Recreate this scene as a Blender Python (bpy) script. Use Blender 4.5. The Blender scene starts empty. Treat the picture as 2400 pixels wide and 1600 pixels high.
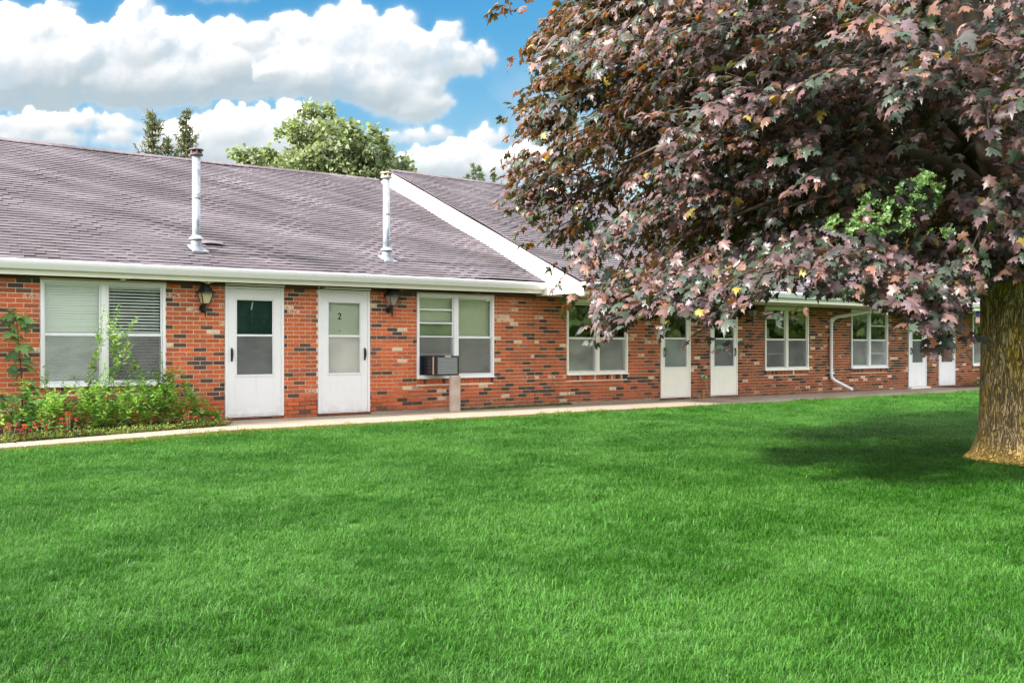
import bpy, math, random
import numpy as np
from mathutils import Vector, Matrix
random.seed(7)
rng = np.random.default_rng(11)
scene = bpy.context.scene
COL = scene.collection
R = math.radians

# ------------------------------------------------------------------ camera
CAM = (0.0, -14.71, 1.16)
YAW = 37.235
FWD = Vector((0.60509, 0.79616, 0.0))
RGT = Vector((0.79616, -0.60509, 0.0))
FPX = 2296.0
cd = bpy.data.cameras.new("camera"); cam = bpy.data.objects.new("camera", cd); COL.objects.link(cam)
cam.location = CAM
cam.rotation_euler = (R(90), 0, R(-YAW))
cd.sensor_width = 36.0; cd.lens = 34.44; cd.shift_y = 0.005
cd.clip_start = 0.05; cd.clip_end = 3000
scene.camera = cam

# ------------------------------------------------------------------ light
SUN_AZ = Vector((-0.997, 0.07, 0)).normalized()      # towards the sun, on the ground
SUN_EL = R(31)
SUN_STRENGTH = 2.0
SKY_STRENGTH = 0.15
EXPOSURE = 2.9
sd = bpy.data.lights.new("sun", 'SUN'); sun = bpy.data.objects.new("sun", sd); COL.objects.link(sun)
sd.energy = SUN_STRENGTH; sd.angle = R(4.0); sd.color = (1.0, 0.93, 0.82)
sdir = Vector((SUN_AZ.x*math.cos(SUN_EL), SUN_AZ.y*math.cos(SUN_EL), math.sin(SUN_EL)))
sun.rotation_euler = sdir.to_track_quat('Z', 'Y').to_euler()
sun.location = (-20, -5, 20)
scene.view_settings.view_transform = 'Standard'
scene.view_settings.look = 'None'
scene.view_settings.gamma = 1.0
scene.view_settings.use_curve_mapping = False
scene.view_settings.exposure = EXPOSURE


class NT:
    """thin helper for node trees"""
    def __init__(s, tree): s.t = tree; s.n = tree.nodes; s.l = tree.links
    def new(s, typ, **kw):
        nd = s.n.new(typ)
        for k, v in kw.items(): setattr(nd, k, v)
        return nd
    def put(s, sock, v):
        if hasattr(v, 'is_linked') or isinstance(v, bpy.types.NodeSocket): s.l.new(v, sock)
        elif v is not None: sock.default_value = v
    def math(s, op, a, b=None, c=None, clamp=False):
        nd = s.new('ShaderNodeMath', operation=op); nd.use_clamp = clamp
        for i, v in enumerate((a, b, c)):
            if v is not None: s.put(nd.inputs[i], v)
        return nd.outputs[0]
    def vmath(s, op, a, b=None, out=0):
        nd = s.new('ShaderNodeVectorMath', operation=op)
        s.put(nd.inputs[0], a)
        if b is not None: s.put(nd.inputs[1], b)
        return nd.outputs[out]
    def mix(s, f, a, b, mode='MIX'):
        nd = s.new('ShaderNodeMix', data_type='RGBA', blend_type=mode)
        s.put(nd.inputs[0], f); s.put(nd.inputs[6], a); s.put(nd.inputs[7], b)
        return nd.outputs[2]
    def noise(s, vec, scale, detail=3, rough=0.5, dist=0.0):
        nd = s.new('ShaderNodeTexNoise')
        if vec is not None: s.l.new(vec, nd.inputs['Vector'])
        nd.inputs['Scale'].default_value = scale; nd.inputs['Detail'].default_value = detail
        nd.inputs['Roughness'].default_value = rough; nd.inputs['Distortion'].default_value = dist
        return nd.outputs[0]
    def ramp(s, f, a, b):           # smoothstep a..b
        nd = s.new('ShaderNodeMapRange', interpolation_type='SMOOTHSTEP')
        s.put(nd.inputs[0], f); s.put(nd.inputs[1], a); s.put(nd.inputs[2], b)
        return nd.outputs[0]
    def lin(s, f, a, b, c, d):
        nd = s.new('ShaderNodeMapRange')
        s.put(nd.inputs[0], f); s.put(nd.inputs[1], a); s.put(nd.inputs[2], b); s.put(nd.inputs[3], c); s.put(nd.inputs[4], d)
        return nd.outputs[0]
    def comb(s, x, y, z):
        nd = s.new('ShaderNodeCombineXYZ')
        for i, v in enumerate((x, y, z)): s.put(nd.inputs[i], v)
        return nd.outputs[0]
    def sep(s, v):
        nd = s.new('ShaderNodeSeparateXYZ'); s.l.new(v, nd.inputs[0]); return nd.outputs
    def scale(s, v, xyz): return s.vmath('MULTIPLY', v, xyz)

# ------------------------------------------------------------------ sky
world = bpy.data.worlds.new("World"); scene.world = world; world.use_nodes = True
W = NT(world.node_tree); W.n.clear()
wout = W.new('ShaderNodeOutputWorld')
sky = W.new('ShaderNodeTexSky', sky_type='NISHITA')
sky.sun_disc = False; sky.sun_elevation = SUN_EL
sky.sun_rotation = math.atan2(SUN_AZ.x, SUN_AZ.y)
sky.air_density = 1.0; sky.dust_density = 0.4; sky.ozone_density = 2.0
wvec = W.new('ShaderNodeTexCoord').outputs['Generated']
wsep = W.sep(wvec)
df = W.math('MAXIMUM', W.vmath('DOT_PRODUCT', wvec, FWD, out=1), 0.05)
u0 = W.math('DIVIDE', W.vmath('DOT_PRODUCT', wvec, RGT, out=1), df)
v0 = W.math('DIVIDE', wsep[2], df)
# cumulus bank to the north: ellipses (x, y, rx, ry) in photo pixels, kept as directions; the cloud map is computed here
CLOUDS = [  # each cloud: list of ellipses
 [(60, 150, 190, 110), (110, 75, 95, 62), (10, 85, 70, 60), (200, 120, 80, 70), (325, 25, 46, 60), (310, 110, 105, 90), (400, 85, 60, 50), (330, 190, 260, 75),
  (455, 100, 60, 45), (535, 75, 50, 42), (560, 140, 190, 80), (690, 60, 42, 46), (690, 110, 90, 60), (140, 215, 330, 48), (600, 205, 190, 45)],
 [(600, 85, 55, 40), (830, 70, 90, 62), (800, 100, 110, 66), (920, 85, 70, 55), (960, 120, 130, 62), (1040, 90, 40, 40), (1090, 140, 58, 38), (890, 205, 150, 66), (985, 245, 80, 48), (760, 175, 160, 76), (1010, 160, 80, 50)],
 [(90, 285, 150, 34), (280, 292, 80, 24), (20, 318, 110, 26), (130, 325, 80, 24), (300, 330, 80, 22)],
 [(560, 305, 150, 60), (430, 335, 120, 46), (680, 292, 90, 50), (500, 360, 120, 40), (640, 350, 110, 50)],
 [(965, 314, 100, 20), (1030, 310, 40, 20)],
 [(1100, 350, 70, 44), (1145, 318, 46, 28), (1050, 390, 110, 46), (960, 395, 50, 44), (968, 360, 26, 26), (1160, 400, 80, 44), (1240, 380, 55, 36), (1300, 400, 60, 34)],
 [(520, -6, 66, 10), (150, 6, 26, 12)], [(1420, 120, 90, 40), (1480, 90, 60, 40), (1560, 130, 110, 40)], [(1900, 60, 160, 70), (2050, 40, 110, 80), (2200, 90, 160, 60)], [(1700, 330, 180, 50), (1800, 300, 90, 50), (2100, 340, 220, 50), (2300, 320, 160, 60)],
 [(-250, 120, 200, 110), (-180, 60, 110, 70)], [(700, -160, 240, 80), (560, -150, 110, 60), (880, -190, 150, 80)], [(1600, -120, 240, 80)]]
SX, SY, CX0, CY0 = 0.5, 0.5, -400.0, -300.0
CW, CH = 1500, 560
def fbm(h, w, cell, octs, seed, gain=0.5):
    g = np.random.default_rng(seed); out = np.zeros((h, w)); amp = 1.0; tot = 0
    for o in range(octs):
        c = max(cell/2**o, 1.0); gh, gw = int(h/c)+3, int(w/c)+3; G_ = g.random((gh, gw))
        y = np.arange(h)/c; x = np.arange(w)/c; yi = y.astype(int); xi = x.astype(int); fy = y-yi; fx = x-xi
        fy = (fy*fy*(3-2*fy))[:,None]; fx = (fx*fx*(3-2*fx))[None,:]
        a_ = G_[yi][:,xi]; b_ = G_[yi][:,xi+1]; c_ = G_[yi+1][:,xi]; d_ = G_[yi+1][:,xi+1]
        out += amp*((a_*(1-fx)+b_*fx)*(1-fy)+(c_*(1-fx)+d_*fx)*fy); tot += amp; amp *= gain
    return out/tot
def blur(a_, r):
    for ax in (0, 1):
        for _ in range(2):
            n = a_.shape[ax]; p_ = np.concatenate([np.repeat(np.take(a_, [0], ax), r+1, ax), a_, np.repeat(np.take(a_, [n-1], ax), r, ax)], ax)
            cs = np.cumsum(p_, ax); a_ = (np.take(cs, range(2*r+1, 2*r+1+n), ax)-np.take(cs, range(0, n), ax))/(2*r+1)
    return a_
cg = np.random.default_rng(42)
yy, xx = np.mgrid[0:CH, 0:CW].astype(float)
w1_, w2_ = fbm(CH, CW, 34, 6, 1, 0.6)-0.5, fbm(CH, CW, 34, 6, 2, 0.6)-0.5
wx, wy = xx+w1_*26, yy+w2_*24
ALPHA = np.zeros((CH, CW)); SHADE = np.zeros((CH, CW))
fine = fbm(CH, CW, 26, 7, 3, 0.66)-0.5; broad = fbm(CH, CW, 90, 4, 4)-0.5
for cl in CLOUDS:
    H = np.full((CH, CW), -1e3); rel = np.zeros((CH, CW)); wsum = np.full((CH, CW), 1e-6)
    puffs = []
    for (bx, by, rx, ry) in cl:
        cx_, cy_, rx, ry = (bx-CX0)*SX, (by-CY0)*SY, rx*SX, ry*SY
        puffs.append((cx_, cy_, rx*0.82, ry*0.82, 0.0))
        for k in range(int(14+rx*0.5)):
            a_ = cg.uniform(0, 2*math.pi); rr = cg.uniform(0.45, 0.95); sy = math.sin(a_)
            r_ = min(rx, ry)*cg.uniform(0.16, 0.46)*(1.0 if sy < 0.2 else 0.6)
            puffs.append((cx_+rx*rr*math.cos(a_), cy_+ry*rr*sy*(1.0 if sy < 0 else 0.75), r_, r_*0.9, cg.uniform(0, 0.5)*min(rx, ry)))
    for (px_, py_, rx, ry, lift) in puffs:
        x0_, x1_ = max(0, int(px_-rx-24)), min(CW, int(px_+rx+24)); y0_, y1_ = max(0, int(py_-ry-24)), min(CH, int(py_+ry+24))
        if x1_ <= x0_ or y1_ <= y0_: continue
        sl = (slice(y0_, y1_), slice(x0_, x1_))
        d2 = ((wx[sl]-px_)/rx)**2+((wy[sl]-py_)/ry)**2
        h = np.where(d2 < 1, np.sqrt(np.maximum(0, 1-d2))*min(rx, ry)+lift*np.sqrt(np.maximum(0, 1-d2)), (1-d2)*min(rx, ry)*0.6)
        H[sl] = np.maximum(H[sl], h)
    Hn = H+fine*17
    al = np.clip((Hn+5.0)/15.0+fine*0.35, 0, 1); al = al*al*(3-2*al)
    al *= np.clip(1.0+broad*0.5, 0.5, 1)
    Hc = np.maximum(Hn, -2); Hs = blur(Hc, 3); Hb = blur(np.maximum(H, 0), 14)
    gy, gx = np.gradient(Hs); ln = np.sqrt(gx*gx+gy*gy+1.4)
    Hm = blur(Hc, 7); gy3, gx3 = np.gradient(Hm)
    small = 0.45*(gx*0.45+gy*0.75+0.62)/ln+0.55*(gx3*0.45+gy3*0.75+0.62)/np.sqrt(gx3*gx3+gy3*gy3+1.4)                 # light from the upper left
    gy2, gx2 = np.gradient(Hb)
    big_ = np.clip(0.5+gy2*0.55+gx2*0.12, 0, 1)
    top = min(b_[1]-b_[3] for b_ in cl); bot = max(b_[1]+b_[3] for b_ in cl)
    relh = np.clip(((yy/SY+CY0)-top)/(bot-top), 0, 1)
    sh = 0.42*np.clip(small, 0, 1)+0.66*big_+0.14+0.35*fine-0.42*np.clip(relh-0.35, 0, 1)*np.clip(Hb/18, 0, 1.2)+0.10*broad
    SHADE = SHADE*(1-al)+np.clip(sh, 0, 1)*al
    ALPHA = ALPHA*(1-al)+al
SHADE = SHADE/np.maximum(ALPHA, 1e-3)
ALPHA = 0.35*ALPHA+0.4*blur(ALPHA, 2)+0.25*blur(ALPHA, 7)*np.clip(0.75+2.2*fine, 0, 1.3); ALPHA = np.clip(ALPHA*1.04, 0, 1)
veil = np.clip((fbm(CH, CW, 120, 6, 9, 0.6)-0.47)*3.2, 0, 1)*np.clip((yy/SY+CY0-120)/200, 0, 1)*0.6
SHADE = np.where(ALPHA > 0.02, SHADE, 0.72); SHADE = SHADE*ALPHA+0.70*(1-ALPHA); ALPHA = ALPHA+(1-ALPHA)*veil
cimg = bpy.data.images.new('cloud_map', CW, CH, alpha=True, float_buffer=True)
cimg.colorspace_settings.name = 'Non-Color'
buf = np.zeros((CH, CW, 4), np.float32); buf[..., 0] = SHADE; buf[..., 1] = ALPHA; buf[..., 3] = 1
cimg.pixels.foreach_set(buf[::-1].ravel()); cimg.update(); cimg.pack()
uu = W.math('DIVIDE', W.math('SUBTRACT', W.math('ADD', W.math('MULTIPLY', u0, FPX), 1200.0), CX0), CW/SX)
vv = W.math('SUBTRACT', 1.0, W.math('DIVIDE', W.math('SUBTRACT', W.math('SUBTRACT', 812.0, W.math('MULTIPLY', v0, FPX)), CY0), CH/SY))
it = W.new('ShaderNodeTexImage'); it.image = cimg; it.extension = 'CLIP'; it.interpolation = 'Cubic'
W.l.new(W.comb(uu, vv, 0.0), it.inputs[0])
isep = W.new('ShaderNodeSeparateColor'); W.l.new(it.outputs[0], isep.inputs[0])
# inside the mapped part of the sky, fading out at its rim
rim = W.math('MULTIPLY', W.math('MULTIPLY', W.ramp(uu, 0.0, 0.06), W.ramp(uu, 1.0, 0.94)), W.ramp(vv, 1.0, 0.90))
rim = W.math('MULTIPLY', rim, W.math('GREATER_THAN', W.vmath('DOT_PRODUCT', wvec, FWD, out=1), 0.3))
# the rest of the sky: denser, brighter cumulus added to light the shaded front
zz = W.math('ADD', W.math('MAXIMUM', wsep[2], 0.0), 0.18)
Pp = W.comb(W.math('DIVIDE', wsep[0], zz), W.math('DIVIDE', wsep[1], zz), 0.0)
nO = W.noise(Pp, 1.1, 7, 0.56, 0.15)
orim = W.math('SUBTRACT', 1.0, rim)
mask = W.math('ADD', W.math('MULTIPLY', isep.outputs[1], rim), W.math('MULTIPLY', W.ramp(nO, 0.36, 0.45), orim))
lit = W.math('ADD', W.math('MULTIPLY', isep.outputs[0], rim), W.math('MULTIPLY', W.lin(nO, 0.45, 0.75, 1.0, 0.62), orim))
cr = W.new('ShaderNodeValToRGB')
for k_, (p_, c_) in enumerate(((0.10, (0.48, 0.56, 0.60, 1)), (0.45, (0.67, 0.72, 0.745, 1)), (0.75, (0.95, 0.955, 0.96, 1)), (1.0, (3.7, 3.65, 3.6, 1)))):
    e_ = cr.color_ramp.elements[0] if k_ == 0 else cr.color_ramp.elements[-1] if p_ == 1.0 else cr.color_ramp.elements.new(p_)
    e_.position = p_; e_.color = c_
W.l.new(lit, cr.inputs[0])
ssp = W.sep(sky.outputs[0])
skyc = W.comb(W.math('MINIMUM', W.math('MULTIPLY', W.math('POWER', W.math('DIVIDE', ssp[0], 1.53), 2.7), 0.098), 0.45),
              W.math('MINIMUM', W.math('MULTIPLY', W.math('POWER', W.math('DIVIDE', ssp[1], 2.5), 1.1), 0.372), 0.72),
              W.math('MINIMUM', W.math('MULTIPLY', W.math('POWER', W.math('DIVIDE', ssp[2], 4.1), 0.5), 0.68), 0.88))
final = W.mix(W.math('MULTIPLY', mask, 0.97), skyc, cr.outputs[0])
bg = W.new('ShaderNodeBackground'); bg.inputs[1].default_value = SKY_STRENGTH
W.l.new(final, bg.inputs[0]); W.l.new(bg.outputs[0], wout.inputs[0])
world.cycles.sampling_method = 'MANUAL'; world.cycles.sample_map_resolution = 512

# ------------------------------------------------------------------ mesh helpers
class MB:
    """collects shapes into one mesh"""
    def __init__(s): s.v = []; s.f = []; s.m = []; s.c = []; s.n = 0
    def add(s, vs, fs, mat=0, col=None):
        s.v.extend([tuple(p) for p in vs]); n = s.n
        for f in fs: s.f.append(tuple(i+n for i in f)); s.m.append(mat); s.c.append(col)
        s.n += len(vs)
    def box(s, x0, x1, y0, y1, z0, z1, mat=0, col=None):
        s.add([(x0,y0,z0),(x1,y0,z0),(x1,y1,z0),(x0,y1,z0),(x0,y0,z1),(x1,y0,z1),(x1,y1,z1),(x0,y1,z1)],
              [(0,3,2,1),(4,5,6,7),(0,1,5,4),(1,2,6,5),(2,3,7,6),(3,0,4,7)], mat, col)
    def bbox(s, x0, x1, y0, y1, z0, z1, b=0.004, mat=0, col=None):   # chamfered box
        bm = []
        xs=(x0,x0+b,x1-b,x1); ys=(y0,y0+b,y1-b,y1); zs=(z0,z0+b,z1-b,z1)
        V=[]; idx={}
        for sx in (0,1):
            for sy in (0,1):
                for sz in (0,1):
                    X=(xs[0],xs[3])[sx]; Xi=(xs[1],xs[2])[sx]; Y=(ys[0],ys[3])[sy]; Yi=(ys[1],ys[2])[sy]; Z=(zs[0],zs[3])[sz]; Zi=(zs[1],zs[2])[sz]
                    idx[sx,sy,sz,0]=len(V); V.append((X,Yi,Zi)); idx[sx,sy,sz,1]=len(V); V.append((Xi,Y,Zi)); idx[sx,sy,sz,2]=len(V); V.append((Xi,Yi,Z))
        F=[]
        g=lambda a,b_,c,k: idx[a,b_,c,k]
        F.append((g(0,0,0,0),g(0,0,1,0),g(0,1,1,0),g(0,1,0,0))); F.append((g(1,0,0,0),g(1,1,0,0),g(1,1,1,0),g(1,0,1,0)))
        F.append((g(0,0,0,1),g(1,0,0,1),g(1,0,1,1),g(0,0,1,1))); F.append((g(0,1,0,1),g(0,1,1,1),g(1,1,1,1),g(1,1,0,1)))
        F.append((g(0,0,0,2),g(0,1,0,2),g(1,1,0,2),g(1,0,0,2))); F.append((g(0,0,1,2),g(1,0,1,2),g(1,1,1,2),g(0,1,1,2)))
        for a in (0,1):
            for b_ in (0,1):
                F.append((g(a,b_,0,0),g(a,b_,0,1),g(a,b_,1,1),g(a,b_,1,0)))
                F.append((g(a,0,b_,0),g(a,0,b_,2),g(a,1,b_,2),g(a,1,b_,0)))
                F.append((g(0,a,b_,1),g(0,a,b_,2),g(1,a,b_,2),g(1,a,b_,1)))
        for a in (0,1):
            for b_ in (0,1):
                for c in (0,1): F.append((g(a,b_,c,0),g(a,b_,c,1),g(a,b_,c,2)))
        s.add(V, F, mat, col)
    def tube(s, pts, rad, seg=10, mat=0, col=None, cap=True):
        pts = [Vector(p) for p in pts]; n = len(pts)
        if not hasattr(rad, '__len__'): rad = [rad]*n
        V = []; ref = None
        for i, p in enumerate(pts):
            t = (pts[min(i+1,n-1)]-pts[max(i-1,0)]).normalized()
            if ref is None:
                ref = Vector((0,0,1)) if abs(t.z) < 0.9 else Vector((1,0,0))
            a = t.cross(ref).normalized(); b = a.cross(t).normalized(); ref = b
            for k in range(seg):
                an = 2*math.pi*k/seg; V.append(p + a*(math.cos(an)*rad[i]) + b*(math.sin(an)*rad[i]))
        F = []
        for i in range(n-1):
            for k in range(seg):
                k2 = (k+1) % seg
                F.append((i*seg+k, i*seg+k2, (i+1)*seg+k2, (i+1)*seg+k))
        if cap: F.append(tuple(range(seg))[::-1]); F.append(tuple((n-1)*seg+k for k in range(seg)))
        s.add(V, F, mat, col)
    def lathe(s, prof, cx, cy, seg=20, mat=0, z0=0.0):
        V = []; F = []
        for (r, z) in prof:
            for k in range(seg):
                a = 2*math.pi*k/seg; V.append((cx+r*math.cos(a), cy+r*math.sin(a), z0+z))
        for i in range(len(prof)-1):
            for k in range(seg):
                k2 = (k+1) % seg; F.append((i*seg+k, i*seg+k2, (i+1)*seg+k2, (i+1)*seg+k))
        F.append(tuple(range(seg))[::-1]); F.append(tuple((len(prof)-1)*seg+k for k in range(seg)))
        s.add(V, F, mat)
    def prism(s, poly, axis, a0, a1, mat=0):   # poly of 2-tuples, extruded along an axis
        def P(p, a): return (a, p[0], p[1]) if axis == 'x' else (p[0], a, p[1]) if axis == 'y' else (p[0], p[1], a)
        n = len(poly); V = [P(p, a0) for p in poly]+[P(p, a1) for p in poly]
        F = [tuple(range(n)), tuple(range(2*n-1, n-1, -1))]
        F += [(i, i+n, (i+1) % n+n, (i+1) % n) for i in range(n)]
        s.add(V, F, mat)
    def mesh(s, name, mats, smooth=False, weld=False):
        me = bpy.data.meshes.new(name); me.from_pydata(s.v, [], s.f)
        for m in (mats if isinstance(mats, (list, tuple)) else [mats]): me.materials.append(m)
        if any(s.m): me.polygons.foreach_set('material_index', s.m)
        if any(c is not None for c in s.c):
            at = me.color_attributes.new('Col', 'FLOAT_COLOR', 'CORNER')
            arr = []
            for f, c in zip(s.f, s.c): arr.extend(list(c if c is not None else (1,1,1,1))*len(f))
            at.data.foreach_set('color', arr)
        if smooth: me.polygons.foreach_set('use_smooth', [True]*len(me.polygons))
        me.update()
        return me
    def obj(s, name, mats, parent=None, smooth=False):
        return link(name, s.mesh(name, mats, smooth), parent)

def link(name, me, parent=None):
    o = bpy.data.objects.new(name, me); COL.objects.link(o)
    if parent is not None: o.parent = parent
    return o
def empty(name, loc=(0,0,0), rz=0.0, parent=None):
    o = bpy.data.objects.new(name, None); COL.objects.link(o); o.location = loc; o.rotation_euler = (0,0,rz); o.empty_display_size = 0.2
    if parent is not None: o.parent = parent
    return o
def tag(o, label=None, cat=None, group=None, kind=None):
    if label: o['label'] = label
    if cat: o['category'] = cat
    if group: o['group'] = group
    if kind: o['kind'] = kind
    return o
def quick_mesh(name, verts, faces_flat, nper, mats, col=None, smooth=True):
    """verts (n,3) float, faces_flat int (m*nper), col per-face RGBA (m,4)"""
    me = bpy.data.meshes.new(name); nv = len(verts); nf = len(faces_flat)//nper
    me.vertices.add(nv); me.vertices.foreach_set('co', np.asarray(verts, np.float32).ravel())
    me.loops.add(nf*nper); me.loops.foreach_set('vertex_index', np.asarray(faces_flat, np.int32))
    me.polygons.add(nf); me.polygons.foreach_set('loop_start', np.arange(0, nf*nper, nper, dtype=np.int32))
    for m in mats: me.materials.append(m)
    if col is not None:
        at = me.color_attributes.new('Col', 'FLOAT_COLOR', 'CORNER')
        at.data.foreach_set('color', np.repeat(np.asarray(col, np.float32), nper, axis=0).ravel())
    if smooth: me.polygons.foreach_set('use_smooth', np.ones(nf, bool))
    me.update(calc_edges=True)
    return me
def proj(p):
    a = p[0]-CAM[0]; b = p[1]-CAM[1]
    d = FWD.x*a+FWD.y*b; l = RGT.x*a+RGT.y*b
    return 1200+FPX*l/d, 812-FPX*(p[2]-CAM[2])/d, d

# ------------------------------------------------------------------ materials
def mat(name):
    m = bpy.data.materials.new(name); m.use_nodes = True
    T = NT(m.node_tree); b = T.n['Principled BSDF']
    return m, T, b
def pos(T): return T.new('ShaderNodeNewGeometry').outputs['Position']
def bump(T, b, h, strength=0.3, dist=0.01):
    nd = T.new('ShaderNodeBump'); nd.inputs['Strength'].default_value = strength; nd.inputs['Distance'].default_value = dist
    T.l.new(h, nd.inputs['Height']); T.l.new(nd.outputs[0], b.inputs['Normal'])
def simple(name, col, rough=0.5, spec=0.5, metal=0.0, var=0.06, scale=6.0, bumpk=0.0, bscale=60):
    m, T, b = mat(name)
    p = pos(T); n = T.noise(p, scale, 4, 0.6)
    c = T.mix(n, tuple(x*(1-var*2) for x in col)+(1,), tuple(min(1, x*(1+var*2)) for x in col)+(1,))
    T.l.new(c, b.inputs['Base Color']); b.inputs['Roughness'].default_value = rough
    b.inputs['Specular IOR Level'].default_value = spec; b.inputs['Metallic'].default_value = metal
    if bumpk: bump(T, b, T.noise(p, bscale, 3), bumpk, 0.004)
    return m
def attr(T, name='Col'):
    nd = T.new('ShaderNodeAttribute', attribute_name=name); return nd
def leaf_mat(name, under, trans, rough=0.4, tw=0.3, spec=0.5, coat=0.0):
    m, T, b = mat(name)
    a = attr(T); geo = T.new('ShaderNodeNewGeometry')
    n = T.noise(geo.outputs['Position'], 14, 2)
    top = T.mix(1.0, a.outputs['Color'], T.lin(n, 0.3, 0.7, 0.75, 1.2), 'MULTIPLY')
    und = T.mix(1.0, a.outputs['Color'], under+(1,), 'MULTIPLY')
    base = T.mix(geo.outputs['Backfacing'], top, und)
    T.l.new(base, b.inputs['Base Color']); b.inputs['Roughness'].default_value = rough
    b.inputs['Specular IOR Level'].default_value = spec
    b.inputs['Coat Weight'].default_value = coat; b.inputs['Coat Roughness'].default_value = 0.35
    tr = T.new('ShaderNodeBsdfTranslucent')
    T.l.new(T.mix(1.0, a.outputs['Color'], trans+(1,), 'MULTIPLY'), tr.inputs['Color'])
    mx = T.new('ShaderNodeMixShader'); mx.inputs[0].default_value = tw
    T.l.new(b.outputs[0], mx.inputs[1]); T.l.new(tr.outputs[0], mx.inputs[2])
    T.l.new(mx.outputs[0], T.n['Material Output'].inputs['Surface'])
    return m

# brick: base colour and the share of old limewash come from the Col attribute
M_BRICK, T, b = mat('brick_clay')
a = attr(T); p = pos(T)
nz = T.noise(T.scale(p, (60, 60, 34)), 1.0, 4, 0.65); ng = T.noise(p, 38, 5, 0.6); nd_ = T.noise(p, 1.3, 3)
clay = T.mix(1.0, a.outputs['Color'], T.lin(ng, 0.25, 0.75, 0.72, 1.25), 'MULTIPLY')
clay = T.mix(1.0, clay, T.lin(nd_, 0.3, 0.7, 0.86, 1.1), 'MULTIPLY')
washf = T.ramp(T.math('ADD', nz, T.math('SUBTRACT', a.outputs['Alpha'], 1.0)), -0.06, 0.10)
washf = T.math('MULTIPLY', washf, T.math('GREATER_THAN', a.outputs['Alpha'], 0.05))
pz = T.sep(p)[2]
dirt = T.math('MULTIPLY', T.ramp(T.math('ADD', pz, T.math('MULTIPLY', nd_, 0.25)), 0.42, 0.10), 0.45)
clay = T.mix(washf, clay, (0.66, 0.50, 0.38, 1))
clay = T.mix(dirt, clay, (0.17, 0.10, 0.065, 1))
T.l.new(clay, b.inputs['Base Color']); b.inputs['Roughness'].default_value = 0.85; b.inputs['Specular IOR Level'].default_value = 0.25
bump(T, b, T.math('ADD', ng, T.math('MULTIPLY', washf, 0.5)), 0.5, 0.004)

M_MORTAR, T, b = mat('mortar')
p = pos(T); n = T.noise(p, 60, 4, 0.7); n2 = T.noise(p, 2.0, 3); pz = T.sep(p)[2]
c = T.mix(n, (0.70, 0.60, 0.47, 1), (0.84, 0.74, 0.61, 1))
c = T.mix(T.lin(T.sep(p)[0], 10.5, 15.0, 0.0, 0.8), c, (0.46, 0.33, 0.22, 1))  # mortar darkens to the right: the wall's shade put into its colour
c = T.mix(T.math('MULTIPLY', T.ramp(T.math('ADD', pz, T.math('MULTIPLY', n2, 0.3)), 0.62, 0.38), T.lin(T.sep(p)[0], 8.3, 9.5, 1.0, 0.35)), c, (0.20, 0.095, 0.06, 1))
T.l.new(c, b.inputs['Base Color']); b.inputs['Roughness'].default_value = 0.95; bump(T, b, n, 0.4, 0.003)

M_SHINGLE, T, b = mat('asphalt_shingle')
a = attr(T); p = pos(T)
ng = T.noise(p, 130, 3, 0.7); nb = T.noise(T.scale(p, (0.35, 1.0, 1.0)), 1.0, 4, 0.6)
ps = T.vmath('ADD', p, (0, 0, 0)); sp = T.sep(p)
light_bands = T.noise(T.comb(T.math('ADD', T.math('MULTIPLY', sp[0], 0.8), T.math('MULTIPLY', sp[1], 1.1)), T.math('MULTIPLY', sp[1], 0.18), 0.0), 1.1, 3, 0.55)  # diagonal bands of sun and shade, painted into the shingle colour
c = T.mix(1.0, a.outputs['Color'], T.lin(ng, 0.25, 0.75, 0.7, 1.25), 'MULTIPLY')
c = T.mix(1.0, c, T.lin(light_bands, 0.36, 0.64, 0.68, 1.38), 'MULTIPLY')
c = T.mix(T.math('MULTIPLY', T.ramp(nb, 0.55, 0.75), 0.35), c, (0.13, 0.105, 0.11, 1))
T.l.new(c, b.inputs['Base Color']); b.inputs['Roughness'].default_value = 0.9; b.inputs['Specular IOR Level'].default_value = 0.25
bump(T, b, ng, 0.6, 0.004)

M_WHITE = simple('white_painted_metal', (0.745, 0.745, 0.79), 0.38, 0.5, var=0.02, scale=3)
T = NT(M_WHITE.node_tree); b = T.n['Principled BSDF']; p = pos(T); cl = b.inputs['Base Color'].links[0].from_socket
pz = T.sep(p)[2]; nd_ = T.noise(T.scale(p, (22, 22, 1.6)), 1.0, 4, 0.65); nb = T.noise(p, 9, 5, 0.65)
k_ = T.math('ADD', T.math('MULTIPLY', T.ramp(nd_, 0.54, 0.74), 0.20), T.math('MULTIPLY', T.math('MULTIPLY', T.ramp(pz, 0.34, 0.06), T.ramp(nb, 0.35, 0.65)), 0.30))
T.l.new(T.mix(k_, cl, (0.42, 0.38, 0.31, 1)), b.inputs['Base Color']); bump(T, b, T.noise(p, 5, 2), 0.06, 0.02)
M_TRIM = simple('cream_white_trim', (0.76, 0.74, 0.67), 0.5, 0.4, var=0.04, scale=4)
M_RAKE = simple('white_rake_board', (0.80, 0.79, 0.76), 0.5, 0.4, var=0.02, scale=3)
M_SOFFIT = simple('brown_soffit', (0.10, 0.055, 0.035), 0.8, 0.2, var=0.15)
M_SOFFIT2 = simple('cream_soffit', (0.55, 0.51, 0.38), 0.7, 0.2, var=0.06)
M_BLACK = simple('black_metal', (0.012, 0.012, 0.015), 0.35, 0.5)
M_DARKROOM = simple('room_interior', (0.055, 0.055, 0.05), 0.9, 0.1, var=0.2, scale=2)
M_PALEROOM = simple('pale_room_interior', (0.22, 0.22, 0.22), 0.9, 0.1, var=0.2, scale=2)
M_BLIND = simple('blind_slat', (0.92, 0.92, 0.90), 0.5, 0.4, var=0.02)
M_BLIND_G = simple('greenish_blind_slat', (0.94, 0.92, 0.74), 0.6, 0.3, var=0.03)
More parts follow.
